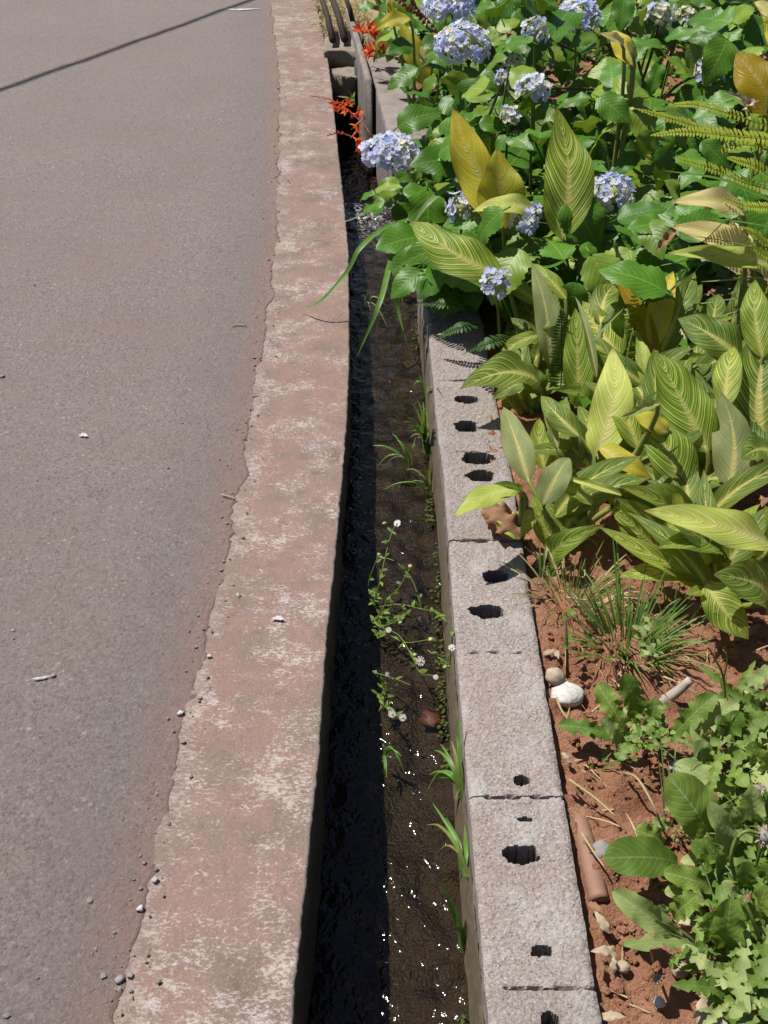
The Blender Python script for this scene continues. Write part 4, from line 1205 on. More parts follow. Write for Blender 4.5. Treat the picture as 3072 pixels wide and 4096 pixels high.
for b, r, bx, by, tx, ty, w, z0, z1, lt in HL:
    pb, pt = c(r, bx, by), c(r, tx, ty)
    B, T = can_at(pb, z0), can_at(pt, z1)
    T = at_Y(pt, B.y + (T.y - B.y) * .55)
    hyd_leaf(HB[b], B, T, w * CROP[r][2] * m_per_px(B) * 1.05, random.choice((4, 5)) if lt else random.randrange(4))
def poly_in(p, poly):
    x, y = p; ins = False
    for i in range(len(poly)):
        x1, y1 = poly[i]; x2, y2 = poly[i - 1]
        if (y1 > y) != (y2 > y) and x < (x2 - x1) * (y - y1) / (y2 - y1) + x1: ins = not ins
    return ins
REG = {'A': ([(1640, 360), (2000, 420), (2090, 700), (2050, 1000), (2000, 1170), (1780, 1060), (1640, 930), (1560, 700), (1680, 560)], 225),
       'B': ([(1430, -160), (2150, -220), (2150, 300), (2000, 420), (1700, 340), (1640, 200), (1500, 60)], 260),
       'C': ([(2120, -220), (3200, -220), (3200, 560), (2600, 620), (2150, 520)], 280),
       'E': ([(1750, -520), (3350, -520), (3350, 120), (2300, 60), (1750, 20)], 250),
       'D': ([(2080, 520), (2620, 600), (3160, 560), (3160, 900), (2800, 1020), (2720, 1180), (2460, 1230), (2250, 1260), (2080, 1120)], 272)}
for key, (poly, n) in REG.items():
    xs, ys = [p[0] for p in poly], [p[1] for p in poly]
    k = 0
    while k < n:
        p = (random.uniform(min(xs), max(xs)), random.uniform(min(ys), max(ys)))
        if not poly_in(p, poly): continue
        layer = random.choice((0, 0, 1, 1, 2, 2, 3, 3, 3))
        if layer == 0 and any(abs(p[0] - hx) < rx * 1.15 and abs(p[1] - hy) < ry * 1.15 for hx, hy, rx, ry, _ in HEADPX): continue
        dz = (.0, -.12, -.24, -.36)[layer] + random.uniform(-.05, .05)
        z = max(canopy_z(*p) + dz, .0 if layer < 3 else -.01)
        if k % 5 < 2: z = random.uniform(.0, .18)
        if p[0] < 1660 and (z < .05 or p[1] > 820): continue
        B = at_z(p, z)
        th = random.uniform(0, 6.28)
        L = random.uniform(.12, .21)
        el = random.uniform(-1.1, .35)
        T = B + Vector((math.cos(th), math.sin(th), el)).normalized() * L
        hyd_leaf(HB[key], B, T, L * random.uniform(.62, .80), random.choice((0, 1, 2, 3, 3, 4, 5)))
        k += 1
for _ in range(64):  # extra leaves hung here to shade the wall below
    p = (random.uniform(1690, 1890), random.uniform(930, 1120))
    B = at_z(p, random.uniform(.07, .22))
    th = random.uniform(0, 6.28); L = random.uniform(.11, .17)
    hyd_leaf(HB['A'], B, B + Vector((math.cos(th), math.sin(th), random.uniform(-.9, .1))).normalized() * L, L * .72)
mb = MB()
for _ in range(5200):  # low leaves added to hide sunlit soil and darken the gaps
    Y = random.uniform(2.55, 8.3)
    x = random.uniform(.39 if Y < 3.8 else float(FW(Y)) + .24, Y * .55 + .25)
    if Y < 3.1 and x < .52: continue
    P = Vector((x, Y, soil_at(x, Y) + random.uniform(.0, .12)))
    th = random.uniform(0, 6.28); L = random.uniform(.035, .085)
    d = Vector((math.cos(th), math.sin(th), random.uniform(-.3, .5))).normalized()
    s_ = d.cross(Vector((random.uniform(-.5, .5), random.uniform(-.5, .5), 1))).normalized() * L * .33
    up = s_.cross(d).normalized() * L * .12
    mb.add([P, P + d * L * .45 + s_ + up, P + d * L * .45, P + d * L * .45 - s_ + up, P + d * L], [(0, 2, 1), (0, 3, 2), (1, 2, 4), (2, 3, 4)], [(.5, 0), (1, .45), (.5, .45), (0, .45), (.5, 1)])
o = mb.build('gap_leaves', M_HYD); tag(o, 'low green leaves added to darken the gaps beneath the bushes', 'gap_leaves', None, 'stuff')
# woody stems of each bush
for key, root in HB.items():
    F0 = Vector(root.location)
    for hx, hy, rx, ry, b in HEADPX:
        if b != key: continue
        P = can_at((hx, hy), -.05)
        mb = MB(); mb.add(*tube(bez([F0 + Vector((random.uniform(-.12, .12), random.uniform(-.1, .1), 0)), (F0 + P) / 2 + Vector((0, 0, .06)), P], 6), .009, .005, 6))
        mb.build('branch', M_WOODY, root)
# ------------------------------------------------------------------ ferns
def frond(root, pts, width_m, mat, nh=None, n=30):
    """one fern frond: rachis with a pinna each side per step, a single mesh"""
    sp = catmull(pts, 12)
    mb = MB(); mb.add(*tube(sp, .0022, .001, 5))
    L = sum((sp[i + 1] - sp[i]).length for i in range(len(sp) - 1))
    m = len(sp) - 1
    for k in range(n):
        t = (k + .5) / n
        x = t * m; i = min(int(x), m - 1)
        P = sp[i].lerp(sp[i + 1], x - i)
        d = (sp[i + 1] - sp[i]).normalized()
        nn = Vector(nh) if nh else ((CAMP - P).normalized() * .4 + Vector((0, 0, .9)))
        s = d.cross(nn).normalized(); up = s.cross(d).normalized()
        pl = width_m * .5 * min(1, .35 + t * 6) * (1 - t) ** .55 * random.uniform(.88, 1.08)
        pw = L / n * .40
        for q in (-1, 1):
            e = (s * q + d * .22 + up * random.uniform(.05, .4)).normalized()
            f0 = e.cross(up).normalized()
            f0 = (d - e * d.dot(e)).normalized()
            v = [P, P + e * pl * .35 + f0 * pw, P + e * pl * .35 - f0 * pw * .9 , P + e * pl * .8 + f0 * pw * .75 - up * pl * .1, P + e * pl * .8 - f0 * pw * .6 - up * pl * .1, P + e * pl - up * pl * .22]
            mb.add(v, [(0, 1, 2), (1, 3, 4, 2), (3, 5, 4)], [(.5, 0)] * 6)
    return mb.build('frond', mat, root, sp[0])
def fern(label, foot, fronds, mat):
    root = thing('fern', label, 'fern', foot, 'ferns in the bed')
    for pts, w, n in fronds: frond(root, pts, w, mat, n=n)
    return root
def pY(Y, *q): return [at_Y(c(r, x, y), Y + (dy if len(z) else 0)) for r, x, y, *z in q for dy in (z[0] if z else 0,)]
R_ft = at_z((3190, 700), -.05)
fern('yellow green fern arching in from the right edge over the hydrangea leaves', R_ft, [
    (pY(3.35, ('2', 1760, 930), ('2', 1400, 810), ('2', 1150, 745), ('2', 950, 745)), .075, 34),
    (pY(3.30, ('2', 1760, 1000), ('2', 1300, 940), ('2', 1000, 850), ('2', 715, 770)), .080, 38),
    (pY(3.22, ('2', 1760, 990), ('2', 1400, 965), ('2', 1100, 935), ('2', 825, 960)), .080, 36),
    (pY(3.12, ('2', 1760, 1370), ('2', 1480, 1290), ('2', 1250, 1190), ('2', 1000, 1120)), .085, 32),
    (pY(3.15, ('2', 1760, 1330), ('2', 1600, 1200), ('2', 1480, 1150), ('2', 1370, 1120)), .085, 20),
    (pY(3.30, ('2', 1760, 1130), ('2', 1600, 1040), ('2', 1400, 1030), ('2', 1330, 1080)), .09, 20)], M_FERN)
fern('fern at the very top right corner with short bright fronds', at_z((3190, 330), -.05), [
    (pY(3.95, ('2', 1720, 190), ('2', 1640, 100), ('2', 1570, 10), ('2', 1530, -60)), .09, 24),
    (pY(3.85, ('2', 1740, 760), ('2', 1700, 820), ('2', 1640, 900), ('2', 1600, 960)), .08, 18)], M_FERN)
fern('fern beside the withering cream canna leaves with shaded fronds', at_z((3180, 1100), -.05), [
    (pY(3.0, ('2', 1800, 1800), ('2', 1640, 1720), ('2', 1560, 1660), ('2', 1470, 1610)), .08, 22),
    (pY(3.05, ('2', 1780, 1480), ('2', 1640, 1470), ('2', 1500, 1460), ('2', 1340, 1400)), .07, 24),
    (pY(2.95, ('4', 1760, 60), ('4', 1650, 40), ('2', 1540, 1730), ('2', 1480, 1660)), .07, 20)], M_FERN)
fern('upright fern frond squeezed between the striped canna leaves', at_z((2235, 1560), -.05), [
    (pY(2.86, ('4', 190, 1000), ('4', 195, 800), ('4', 190, 600), ('4', 205, 430)), .10, 26),
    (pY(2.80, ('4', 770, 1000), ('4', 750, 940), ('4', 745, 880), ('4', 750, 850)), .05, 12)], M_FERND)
fern('small fern frond in the middle of the canna clump', at_z((2560, 1500), -.05), [
    (pY(2.95, ('4', 720, 760), ('4', 715, 620), ('4', 705, 480), ('4', 715, 260)), .085, 24)], M_FERN)
fern('dark fern fronds standing in for a toothed shadow across the block wall', at_z((1960, 1300), -.04), [  # dark fronds modelled where a frond's shadow crosses the wall
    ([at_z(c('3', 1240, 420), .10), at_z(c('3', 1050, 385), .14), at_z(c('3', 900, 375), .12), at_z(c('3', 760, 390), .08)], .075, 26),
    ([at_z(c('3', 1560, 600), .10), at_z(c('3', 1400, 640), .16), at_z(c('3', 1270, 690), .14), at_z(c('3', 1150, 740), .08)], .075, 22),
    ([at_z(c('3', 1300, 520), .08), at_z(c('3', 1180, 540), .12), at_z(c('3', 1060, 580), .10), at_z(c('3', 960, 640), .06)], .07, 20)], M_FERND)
fern('bright small fern by the wall foot below the strap leaves', at_z(c('1', 640, 1790), -.15), [
    ([at_z(c('1', 700, 1790), -.15), at_z(c('1', 640, 1740), -.10), at_z(c('1', 580, 1725), -.09), at_z(c('1', 520, 1740), -.12)], .05, 18),
    ([at_z(c('1', 690, 1800), -.15), at_z(c('1', 650, 1780), -.11), at_z(c('1', 600, 1770), -.11)], .05, 14)], M_FERN)

# ------------------------------------------------------------------ montbretia: orange flower spikes and strap leaves
def flower6(root, P, D, s, mat):
    mb = MB()
    D = Vector(D).normalized()
    a = D.cross(Vector((.3, .2, .9))).normalized(); b = D.cross(a)
    mb.add(*tube([P - D * s * .9, P - D * s * .3, P], s * .07, s * .16, 5))
    for k in range(6):
        th = k * math.pi / 3 + random.uniform(-.15, .15)
        o = a * math.cos(th) + b * math.sin(th)
        w = D.cross(o) * (s * .17)
        e = (D * random.uniform(.5, .9) + o * random.uniform(.7, 1.0)).normalized()
        v = [P + w * .4, P - w * .4, P + e * s * .5 + w, P + e * s * .5 - w, P + e * s]
        mb.add(v, [(0, 1, 3, 2), (2, 3, 4)], [(.5, 0)] * 5)
    mb.add(*tube([P, P + D * s * .9], s * .03, s * .02, 4))
    return mb.build('flower', mat, root, P)
def spike(label, foot, pts, flowers, budend, s=.030):
    root = thing('montbretia', label, 'flower', foot, 'montbretia flower spikes')
    sp = catmull(pts, 8)
    mb = MB(); mb.add(*tube(sp, .0028, .0012, 6)); mb.build('stem', M_REDSTEM, root)
    mb = MB()
    for i in range(9):
        x = (budend + (1 - budend) * i / 9) * (len(sp) - 1); k = min(int(x), len(sp) - 2)
        P = sp[k].lerp(sp[k + 1], x - k)
        d = (sp[k + 1] - sp[k]).normalized()
        o = Vector((random.uniform(-.4, .4), random.uniform(-.4, .4), .6 if i % 2 else -.3))
        mb.add(*tube([P, P + (d + o).normalized() * s * (.75 - .05 * i)], .0028, .0012, 5))
    mb.build('bud_row', M_RED, root)
    for i, (t, sc_, m) in enumerate(flowers):
        x = t * (len(sp) - 1); k = min(int(x), len(sp) - 2)
        P = sp[k].lerp(sp[k + 1], x - k)
        o = Vector((random.uniform(-.9, .9), random.uniform(-1, .1), random.uniform(-.5, .9)))
        flower6(root, P + o.normalized() * s * .8, o, s * sc_, M_ORANGE if m else M_RED)
    return root
ft = at_z(c('1', 900, 560), -.05)
z0 = .18
spike('orange montbretia spike reaching furthest left over the kerb, full of open flowers', at_z(c('1', 900, 1000), -.04),
      [at_z(c('1', 760, 1010), .0), at_z(c('1', 540, 975), .10), at_z(c('1', 440, 870), .14), at_z(c('1', 330, 770), .15), at_z(c('1', 200, 700), .15), at_z(c('1', 70, 680), .14)],
      [(.42, 1.25, 1), (.5, 1, 1), (.52, 1.1, 0), (.56, 1.1, 1), (.6, 1.1, 0), (.63, 1.1, 1), (.66, 1, 0), (.69, 1.1, 1), (.72, .9, 0), (.58, 1, 0), (.64, 1.0, 0)], .66)
spike('lowest orange montbretia spike just above the big pale hydrangea head', at_z(c('1', 900, 1030), -.04),
      [at_z(c('1', 760, 1060), .02), at_z(c('1', 560, 1030), .08), at_z(c('1', 450, 1015), .11), at_z(c('1', 370, 970), .12), at_z(c('1', 280, 945), .12), at_z(c('1', 190, 960), .12)],
      [(.40, 1.2, 0), (.46, 1.1, 1), (.56, 1.2, 1), (.60, 1.2, 1), (.5, 1, 0)], .68)
spike('topmost orange montbretia spike in front of the culvert lintel', at_z(c('1', 940, 560), -.04),
      [at_z(c('1', 860, 400), .0), at_z(c('1', 740, 300), .14), at_z(c('1', 640, 240), .18), at_z(c('1', 540, 232), .19), at_z(c('1', 460, 225), .18), at_z(c('1', 370, 212), .17)],
      [(.66, 1.6, 0), (.72, 1.7, 1), (.76, 1.6, 0), (.80, 1.7, 1), (.84, 1.4, 0)], .82, .036)
spike('orange montbretia head drooping over the grey slab', at_z(c('1', 900, 540), -.04),
      [at_z(c('1', 830, 480), .0), at_z(c('1', 720, 390), .12), at_z(c('1', 620, 370), .14), at_z(c('1', 540, 365), .14), at_z(c('1', 440, 345), .13)],
      [(.6, 1.4, 1), (.66, 1.6, 0), (.72, 1.6, 1), (.76, 1.5, 1), (.8, 1.5, 0), (.7, 1.4, 1)], .84, .034)
root = thing('montbretia', 'faded red montbretia seed spike crossing the top hydrangea leaves', 'flower', at_z(c('1', 950, 220), -.04), 'montbretia flower spikes')
for q in ([(680, -20), (760, 40), (830, 95), (900, 175)], [(790, -10), (840, 70), (890, 120), (960, 200)]):
    sp = catmull([at_Y(c('1', x, y), 4.6) for x, y in q], 6)
    mb = MB(); mb.add(*tube(sp, .003, .002, 5))
    for P in sp[::2]: mb.add(*rock(P + Vector((0, 0, -.006)), .008, 1.2))
    mb.build('seed_spike', M_REDSTEM, root)

def strap(parent, pts, w_m, mat, name='blade', fold=.3, nh=None, twist=0):
    sp = catmull(pts, 6)
    mm = sp[len(sp) // 2]
    nh = Vector(nh) if nh else ((CAMP - mm).normalized() * .6 + Vector((0, 0, .7))).normalized()
    SEED[0] += 1
    v, f, uv = leaf_geo(sp, w_m, nh, prof_blade, nseg=max(12, len(sp) // 2 * 2), ncr=2, fold=fold, seed=SEED[0])
    mb = MB(); mb.add(v, f, uv)
    return mb.build(name, mat, parent, sp[0])
def tuftthing(name, label, cat, foot, blades, mats, group=None):
    """blades: (list of points, width m, mat index)"""
    root = thing(name, label, cat, foot, group)
    for pts, w, m in blades: strap(root, pts, w, mats[m])
    return root
P3 = lambda r, x, y, z: at_z(c(r, x, y), z)
tuftthing('strap_leaf_plant', 'montbretia leaves arching left across the water with the longest tip resting on the kerb', 'plant', P3('1', 1000, 1500, -.02), [
    ([P3('1', 900, 1520, .14), P3('1', 620, 1610, .20), P3('1', 430, 1755, .18), P3('3', 330, 160, .10), P3('3', 150, 360, .02), P3('3', 0, 425, -.045)], .026, 0),
    ([P3('1', 960, 1560, .16), P3('3', 700, -50, .18), P3('3', 580, 330, .12), P3('3', 500, 540, .04), P3('3', 400, 765, -.10)], .028, 0),
    ([P3('1', 980, 1600, .14), P3('3', 750, 60, .15), P3('3', 690, 240, .08), P3('3', 700, 450, -.02), P3('3', 760, 670, -.18)], .026, 0),
    ([P3('1', 960, 1600, .0), P3('3', 760, 120, .0), P3('3', 725, 260, -.06), P3('3', 728, 400, -.14)], .014, 0)], [M_GRASS], 'strap leaved plants by the channel')
tuftthing('strap_leaf_plant', 'pale green arching strap leaves below the big hydrangea head', 'plant', P3('1', 1250, 1250, .0), [
    ([P3('1', 1230, 1230, .22), P3('1', 1050, 1330, .27), P3('1', 900, 1450, .25), P3('1', 800, 1600, .16), P3('1', 700, 1770, .04)], .032, 1),
    ([P3('1', 1240, 1290, .20), P3('1', 1080, 1320, .25), P3('1', 960, 1400, .22), P3('1', 850, 1530, .15)], .034, 0),
    ([P3('1', 620, 1440, .05), P3('1', 480, 1500, .08), P3('1', 380, 1550, .07), P3('1', 235, 1592, .05)], .010, 1),
    ([P3('1', 1140, 1010, .16), P3('1', 950, 990, .17), P3('1', 700, 985, .14)], .009, 1),
    ([P3('1', 900, 1050, .1), P3('1', 720, 950, .14), P3('1', 690, 930, .12)], .012, 1)], [M_GRASS, M_GRASSP], 'strap leaved plants by the channel')
Y = 3.0
GP = lambda r, x, y, Yd=3.0: at_Y(c(r, x, y), Yd)
tuftthing('long_grass', 'long thin grass stems leaning out from the right edge across the cream leaves', 'grass', at_z((3180, 1300), -.05), [
    ([GP('2', 1800, 1480), GP('2', 1560, 1370), GP('2', 1300, 1265), GP('2', 920, 1210)], .016, 0),
    ([GP('2', 1800, 1810), GP('2', 1440, 1725), GP('2', 1180, 1680), GP('2', 935, 1638)], .005, 0),
    ([GP('2', 1750, 1620), GP('2', 1480, 1575), GP('2', 1340, 1560), GP('2', 1200, 1570)], .008, 0),
    ([GP('2', 1200, 1720), GP('2', 1350, 1570), GP('2', 1450, 1510), GP('2', 1540, 1450)], .005, 0),
    ([GP('4', 1750, 205), GP('4', 1550, 200), GP('4', 1350, 215), GP('4', 1180, 225)], .010, 1),
    ([GP('4', 900, 110), GP('4', 1150, 60), GP('4', 1350, 20), GP('2', 1660, 1700)], .004, 1),
    ([GP('4', 930, 400), GP('4', 1180, 380), GP('4', 1450, 340), GP('4', 1720, 300)], .006, 1),
    ([GP('4', 1720, 320), GP('4', 1500, 400), GP('4', 1310, 480)], .009, 1),
    ([GP('4', 1000, 800, 2.8), GP('4', 1200, 640, 2.8), GP('4', 1490, 515, 2.85)], .004, 1),
    ([GP('4', 640, 900, 2.6), GP('4', 665, 720, 2.62), GP('4', 700, 560, 2.65)], .006, 1),
    ([GP('4', 1010, 680), GP('4', 1040, 420), GP('4', 1110, 210), GP('4', 1190, 90)], .005, 1),
    ([GP('4', 960, 300), GP('4', 1060, 170), GP('4', 1110, 80)], .005, 1),
    ([GP('4', 420, 640, 2.7), GP('4', 530, 520, 2.75), GP('4', 640, 410, 2.8)], .009, 1)], [M_GRASS, M_GRASSP])

# ------------------------------------------------------------------ grass growing in the channel
wz = lambda r, x, y, dz=0.0: at_z(c(r, x, y), -.215 + dz)
GR = 'grass tufts in the channel'
def wtuft(label, base, tips, w=.010, mats=None):
    """base: crop point at the wall foot; tips: (crop x, y, height, bulge)"""
    r, bx, by, bz = base
    B = at_z(c(r, bx, by), bz)
    while B.y < 3.8 and B.x > float(WL(B.y)) - .010 and bz < .0:
        bz += .008
        B = at_z(c(r, bx, by), bz)
    root = thing('grass_tuft', label, 'grass', B, GR)
    for tx, ty, tz, bulge in tips:
        T = at_z(c(r, tx, ty), tz)
        m = (B + T) / 2 + Vector((0, 0, bulge))
        strap(root, [B + Vector((random.uniform(-.01, .01), random.uniform(-.01, .01), 0)), B.lerp(m, .55) + Vector((0, 0, .012)), m.lerp(T, .35), T], w * random.uniform(.7, 1.2), (mats or [M_GRASS, M_GRASS, M_OLDGRASS])[random.randrange(3)])
    return root
wtuft('dense fine grass tuft against the wall foot halfway up the channel', ('3', 905, 1440, -.20), [
    (735, 1215, -.04, .05), (760, 1190, -.02, .05), (800, 1090, .0, .04), (830, 1060, .02, .05), (850, 1150, .0, .03), (880, 1130, .02, .03), (860, 1230, -.06, .03), (900, 1200, .0, .03), (790, 1280, -.1, .04), (830, 1330, -.12, .03), (910, 1290, -.05, .02), (770, 1240, -.05, .04), (845, 1100, .0, .05), (880, 1350, -.1, .02), (815, 1140, .0, .03), (870, 1070, .03, .02), (895, 1110, .03, .01), (860, 1180, .0, .03), (820, 1250, -.05, .05), (890, 1160, .0, .02), (840, 1300, -.1, .04), (905, 1230, -.02, .01), (850, 1100, .02, .03), (780, 1330, -.14, .05)], .012)
wtuft('thin grass leaning out over the water above the lowest wall holes', ('3', 780, 1560, -.19), [
    (515, 1385, -.12, .04), (655, 1300, -.10, .03), (620, 1510, -.16, .05), (545, 1540, -.18, .07), (820, 1330, -.1, .03), (820, 1400, -.12, .06), (690, 1350, -.1, .04)], .009)
wtuft('yellowing grass at the wall foot below the fern shadow', ('3', 925, 1740, -.21), [
    (870, 1510, -.1, .03), (915, 1490, -.08, .03), (940, 1500, -.08, .02), (750, 1560, -.14, .05), (840, 1590, -.14, .03), (590, 1700, -.19, .05), (790, 1640, -.16, .03), (910, 1560, -.1, .02)], .009, [M_OLDGRASS, M_OLDGRASS, M_GRASS])
wtuft('bright grass blade pair hanging from the far wall corner', ('3', 880, 1040, -.14), [(775, 1050, -.15, .08), (835, 870, -.05, .02), (1000, 1000, .02, .03)], .008)
wtuft('short wiry grass in the water beside the kerb shadow', ('3', 470, 400, -.2), [(620, 550, -.2, .05), (610, 400, -.18, .05), (440, 330, -.15, .03), (480, 300, -.13, .02), (500, 420, -.19, .02)], .007, [M_OLDGRASS, M_GRASSP, M_GRASSP])
wtuft('fresh grass clump at the wall foot beside the reddish stone', ('7', 1185, 290, -.21), [
    (985, 160, -.1, .05), (1010, 190, -.13, .04), (1020, 0, -.06, .05), (1060, -40, -.04, .03), (1130, -60, -.02, .03), (1165, -90, .0, .02), (970, 270, -.19, .10), (1150, 60, -.06, .02), (1180, -240, .04, .02), (1195, 60, -.05, .01)], .011)
wtuft('two long pale blades bending out of the wall foot', ('7', 1222, 790, -.21), [
    (1008, 340, -.06, .03), (970, 480, -.14, .07), (1035, 660, -.19, .07), (1090, 430, -.09, .03), (1215, 480, -.08, .01), (1190, 620, -.12, .01)], .013)
wtuft('lowest grass shoot at the wall foot with a reddish withered blade', ('7', 1215, 1300, -.22), [
    (1050, 840, -.04, .03), (1120, 1000, -.1, .02), (1150, 980, -.08, .01), (1220, 1090, -.13, .01), (1245, 1190, -.16, .0)], .016, [M_GRASS, M_OLDGRASS, M_GRASS])
wtuft('small grass sprig at the dark edge of the channel water', ('7', 700, 60, -.22), [(830, 150, -.2, .06), (715, 180, -.2, .03), (760, 0, -.15, .03), (810, 40, -.17, .03), (690, -40, -.14, .02), (700, 130, -.2, .02)], .009, [M_GRASS, M_GRASSP, M_GRASS])
wtuft('sparse green sprig in the mouth of the culvert', ('A', 540, 1400, -.16), [(330, 1280, -.12, .02), (470, 1200, -.08, .02), (560, 1220, -.06, .02), (530, 1340, -.1, .02), (430, 1400, -.13, .02)], .022)

# ------------------------------------------------------------------ fleabane trailing in the water
def daisy(root, P, r, up):
    r *= .62
    up = Vector(up).normalized()
    a = up.cross(Vector((1, .2, 0))).normalized(); b = up.cross(a)
    mb = MB(); n = 15
    for k in range(n):
        th = 6.2832 * k / n + random.uniform(-.1, .1)
        e = a * math.cos(th) + b * math.sin(th); w = up.cross(e) * (r * .13)
        q = up * random.uniform(-.1, .15) * r
        mb.add([P + e * r * .2 + w * .6, P + e * r * .2 - w * .6, P + e * r + w + q, P + e * r - w + q], [(0, 1, 3, 2)], [(0, 0)] * 4)
    h = mb.build('daisy', M_WHITE, root, P)
    v, f = rock((0, 0, 0), r * .34, .6, .1)
    mb = MB(); mb.add(v, f)
    o = mesh_obj('disc', mb.v, mb.f, M_YELLOWC, h)
    return h
def sprig(root, pts, leafn, lw=.008, ll=.020, mat=None):
    sp = catmull(pts, 7)
    mb = MB(); mb.add(*tube(sp, .0016, .0010, 4)); mb.build('stem', M_STEM, root)
    for i in range(leafn):
        x = random.uniform(.03, .9) * (len(sp) - 1); k = min(int(x), len(sp) - 2)
        P = sp[k].lerp(sp[k + 1], x - k)
        d = Vector((random.uniform(-1, 1), random.uniform(-1, 1), random.uniform(-.2, .8))).normalized()
        add_leaf(root, P, P + d * ll * random.uniform(.7, 1.3), lw * random.uniform(.7, 1.2), mat or M_WEED, prof=prof_canna, nseg=5, ncr=2, fold=.25, bow=.08)
FB = lambda x, y, z=-.16: at_z(c('5', x, y), z)
fl = thing('fleabane', 'trailing white daisy plant spreading across the middle of the channel', 'flower', FB(560, 850, -.21), 'trailing daisy plants in the channel')
for pts, n in (([(530, 730, -.19), (570, 560, -.12), (610, 380, -.08), (650, 230, -.05), (685, 170, -.04)], 12),
               ([(480, 630, -.19), (500, 540, -.15), (555, 390, -.1)], 4), ([(560, 850, -.2), (620, 700, -.15), (690, 640, -.12), (780, 480, -.08)], 9),
               ([(560, 400, -.14), (680, 440, -.12), (790, 560, -.14), (830, 660, -.16), (860, 770, -.18)], 6), ([(540, 760, -.2), (700, 740, -.17), (850, 770, -.16), (960, 800, -.15), (1040, 860, -.12)], 14),
               ([(520, 900, -.2), (640, 880, -.16), (740, 800, -.15)], 12), ([(560, 900, -.2), (700, 960, -.17), (800, 1120, -.15), (850, 1220, -.14), (960, 1250, -.13)], 9),
               ([(640, 960, -.2), (750, 1010, -.17), (920, 990, -.12)], 4), ([(500, 880, -.21), (560, 830, -.17), (600, 790, -.15)], 12), ([(520, 940, -.21), (590, 950, -.18), (640, 940, -.16)], 12),
               ([(530, 690, -.2), (560, 610, -.16), (570, 500, -.12)], 8), ([(530, 760, -.2), (520, 700, -.17), (490, 660, -.15)], 8), ([(610, 870, -.2), (690, 860, -.17), (780, 780, -.16)], 10)):
    sprig(fl, [FB(*p) for p in pts], n)
for x, y, z, r in ((690, 165, -.04, .016), (628, 920, -.14, .012), (852, 1142, -.13, .020), (962, 1255, -.12, .010)):
    daisy(fl, FB(x, y, z), r, (random.uniform(-.4, .4), -.5, .8))
mb = MB()
for x, y, z in ((560, 388, -.1), (600, 165, -.08), (782, 470, -.08), (925, 990, -.12), (815, 1100, -.13), (710, 870, -.14)):
    mb.add(*rock(FB(x, y, z), .006, .9, .15))
mb.build('flower_bud', M_BUD, fl, FB(600, 600))
fl = thing('fleabane', 'smaller daisy plant at the shadow edge with drooping white flowers', 'flower', FB(600, 1420, -.22), 'trailing daisy plants in the channel')
for pts, n in (([(540, 1360, -.2), (580, 1440, -.18), (640, 1500, -.16)], 7), ([(530, 1225, -.2), (640, 1255, -.17), (780, 1310, -.13)], 3), ([(560, 1500, -.2), (600, 1400, -.18), (610, 1310, -.16)], 8), ([(600, 1450, -.2), (660, 1520, -.17), (725, 1540, -.15)], 4), ([(550, 1300, -.2), (590, 1330, -.18), (600, 1280, -.16)], 7)):
    sprig(fl, [FB(*p) for p in pts], n)
for x, y, z, r in ((652, 1515, -.15, .015), (728, 1542, -.15, .014), (618, 1235, -.15, .009)):
    daisy(fl, FB(x, y, z), r, (random.uniform(-.4, .4), -.6, .6))
fl = thing('fleabane', 'daisy sprig hanging over the wall edge with a nodding flower', 'flower', FB(1050, 1190, -.12), 'trailing daisy plants in the channel')
for pts, n in (([(905, 1065, -.14), (970, 1110, -.14), (1040, 1150, -.13), (1055, 1100, -.08)], 3), ([(1060, 1180, -.12), (1075, 1000, -.04), (1080, 900, .0)], 3), ([(1055, 1180, -.12), (1040, 1160, -.12), (1030, 1140, -.12)], 3)):
    sprig(fl, [FB(*p) for p in pts], n)
daisy(fl, FB(1076, 1046, -.02), .013, (0, .3, -.6))
mb = MB(); mb.add(*rock(FB(1030, 1180, -.12), .007, .9)); mb.build('flower_bud', M_BUD, fl, FB(1030, 1180, -.12))
# reddish stone under the water and small water plants
o = MB(); v, f = rock(at_z(c('5', 940, 1550), -.228), .034, .25, .35); o.add(v, f)
o = o.build('red_stone', flat_mat('rusty_stone', (.085, .026, .013), .6, .6, 60, .8)); tag(o, 'rusty red stone lying in the shallow water', 'stone')

# ------------------------------------------------------------------ weeds on the soil
WG = 'leafy weeds on the soil'
def weed(label, foot, leaves, mats=(M_WEED, M_WEEDP), stems=(), name='weed'):
    """leaves: (crop, base x, y, tip x, y, width, base height, tip height, material index, options)"""
    fz = soil_at(*at_z(foot, -.03).xy)
    F = at_z(foot, fz)
    root = thing(name, label, 'weed', F, WG)
    for l in leaves:
        r, bx, by, tx, ty, w, hb, ht, m = l[:9]
        B, T = at_z(c(r, bx, by), -.02 + hb), at_z(c(r, tx, ty), -.02 + ht)
        k = dict(prof=prof_weed, nseg=36, ncr=6, fold=.22, wave=.25, wfreq=2.5, lobes=.42, bow=.12, hump=.04)
        k.update(l[9] if len(l) > 9 else {})
        add_leaf(root, B, T, w * CROP[r][2] * m_per_px((B + T) / 2) * 1.12, mats[m], **k)
    for pts, rad in stems:
        mb = MB(); mb.add(*tube(catmull([at_z(c(r, x, y), z) for r, x, y, z in pts], 6), rad, rad * .6, 5)); mb.build('flower_stalk', M_STEM, root)
    return root
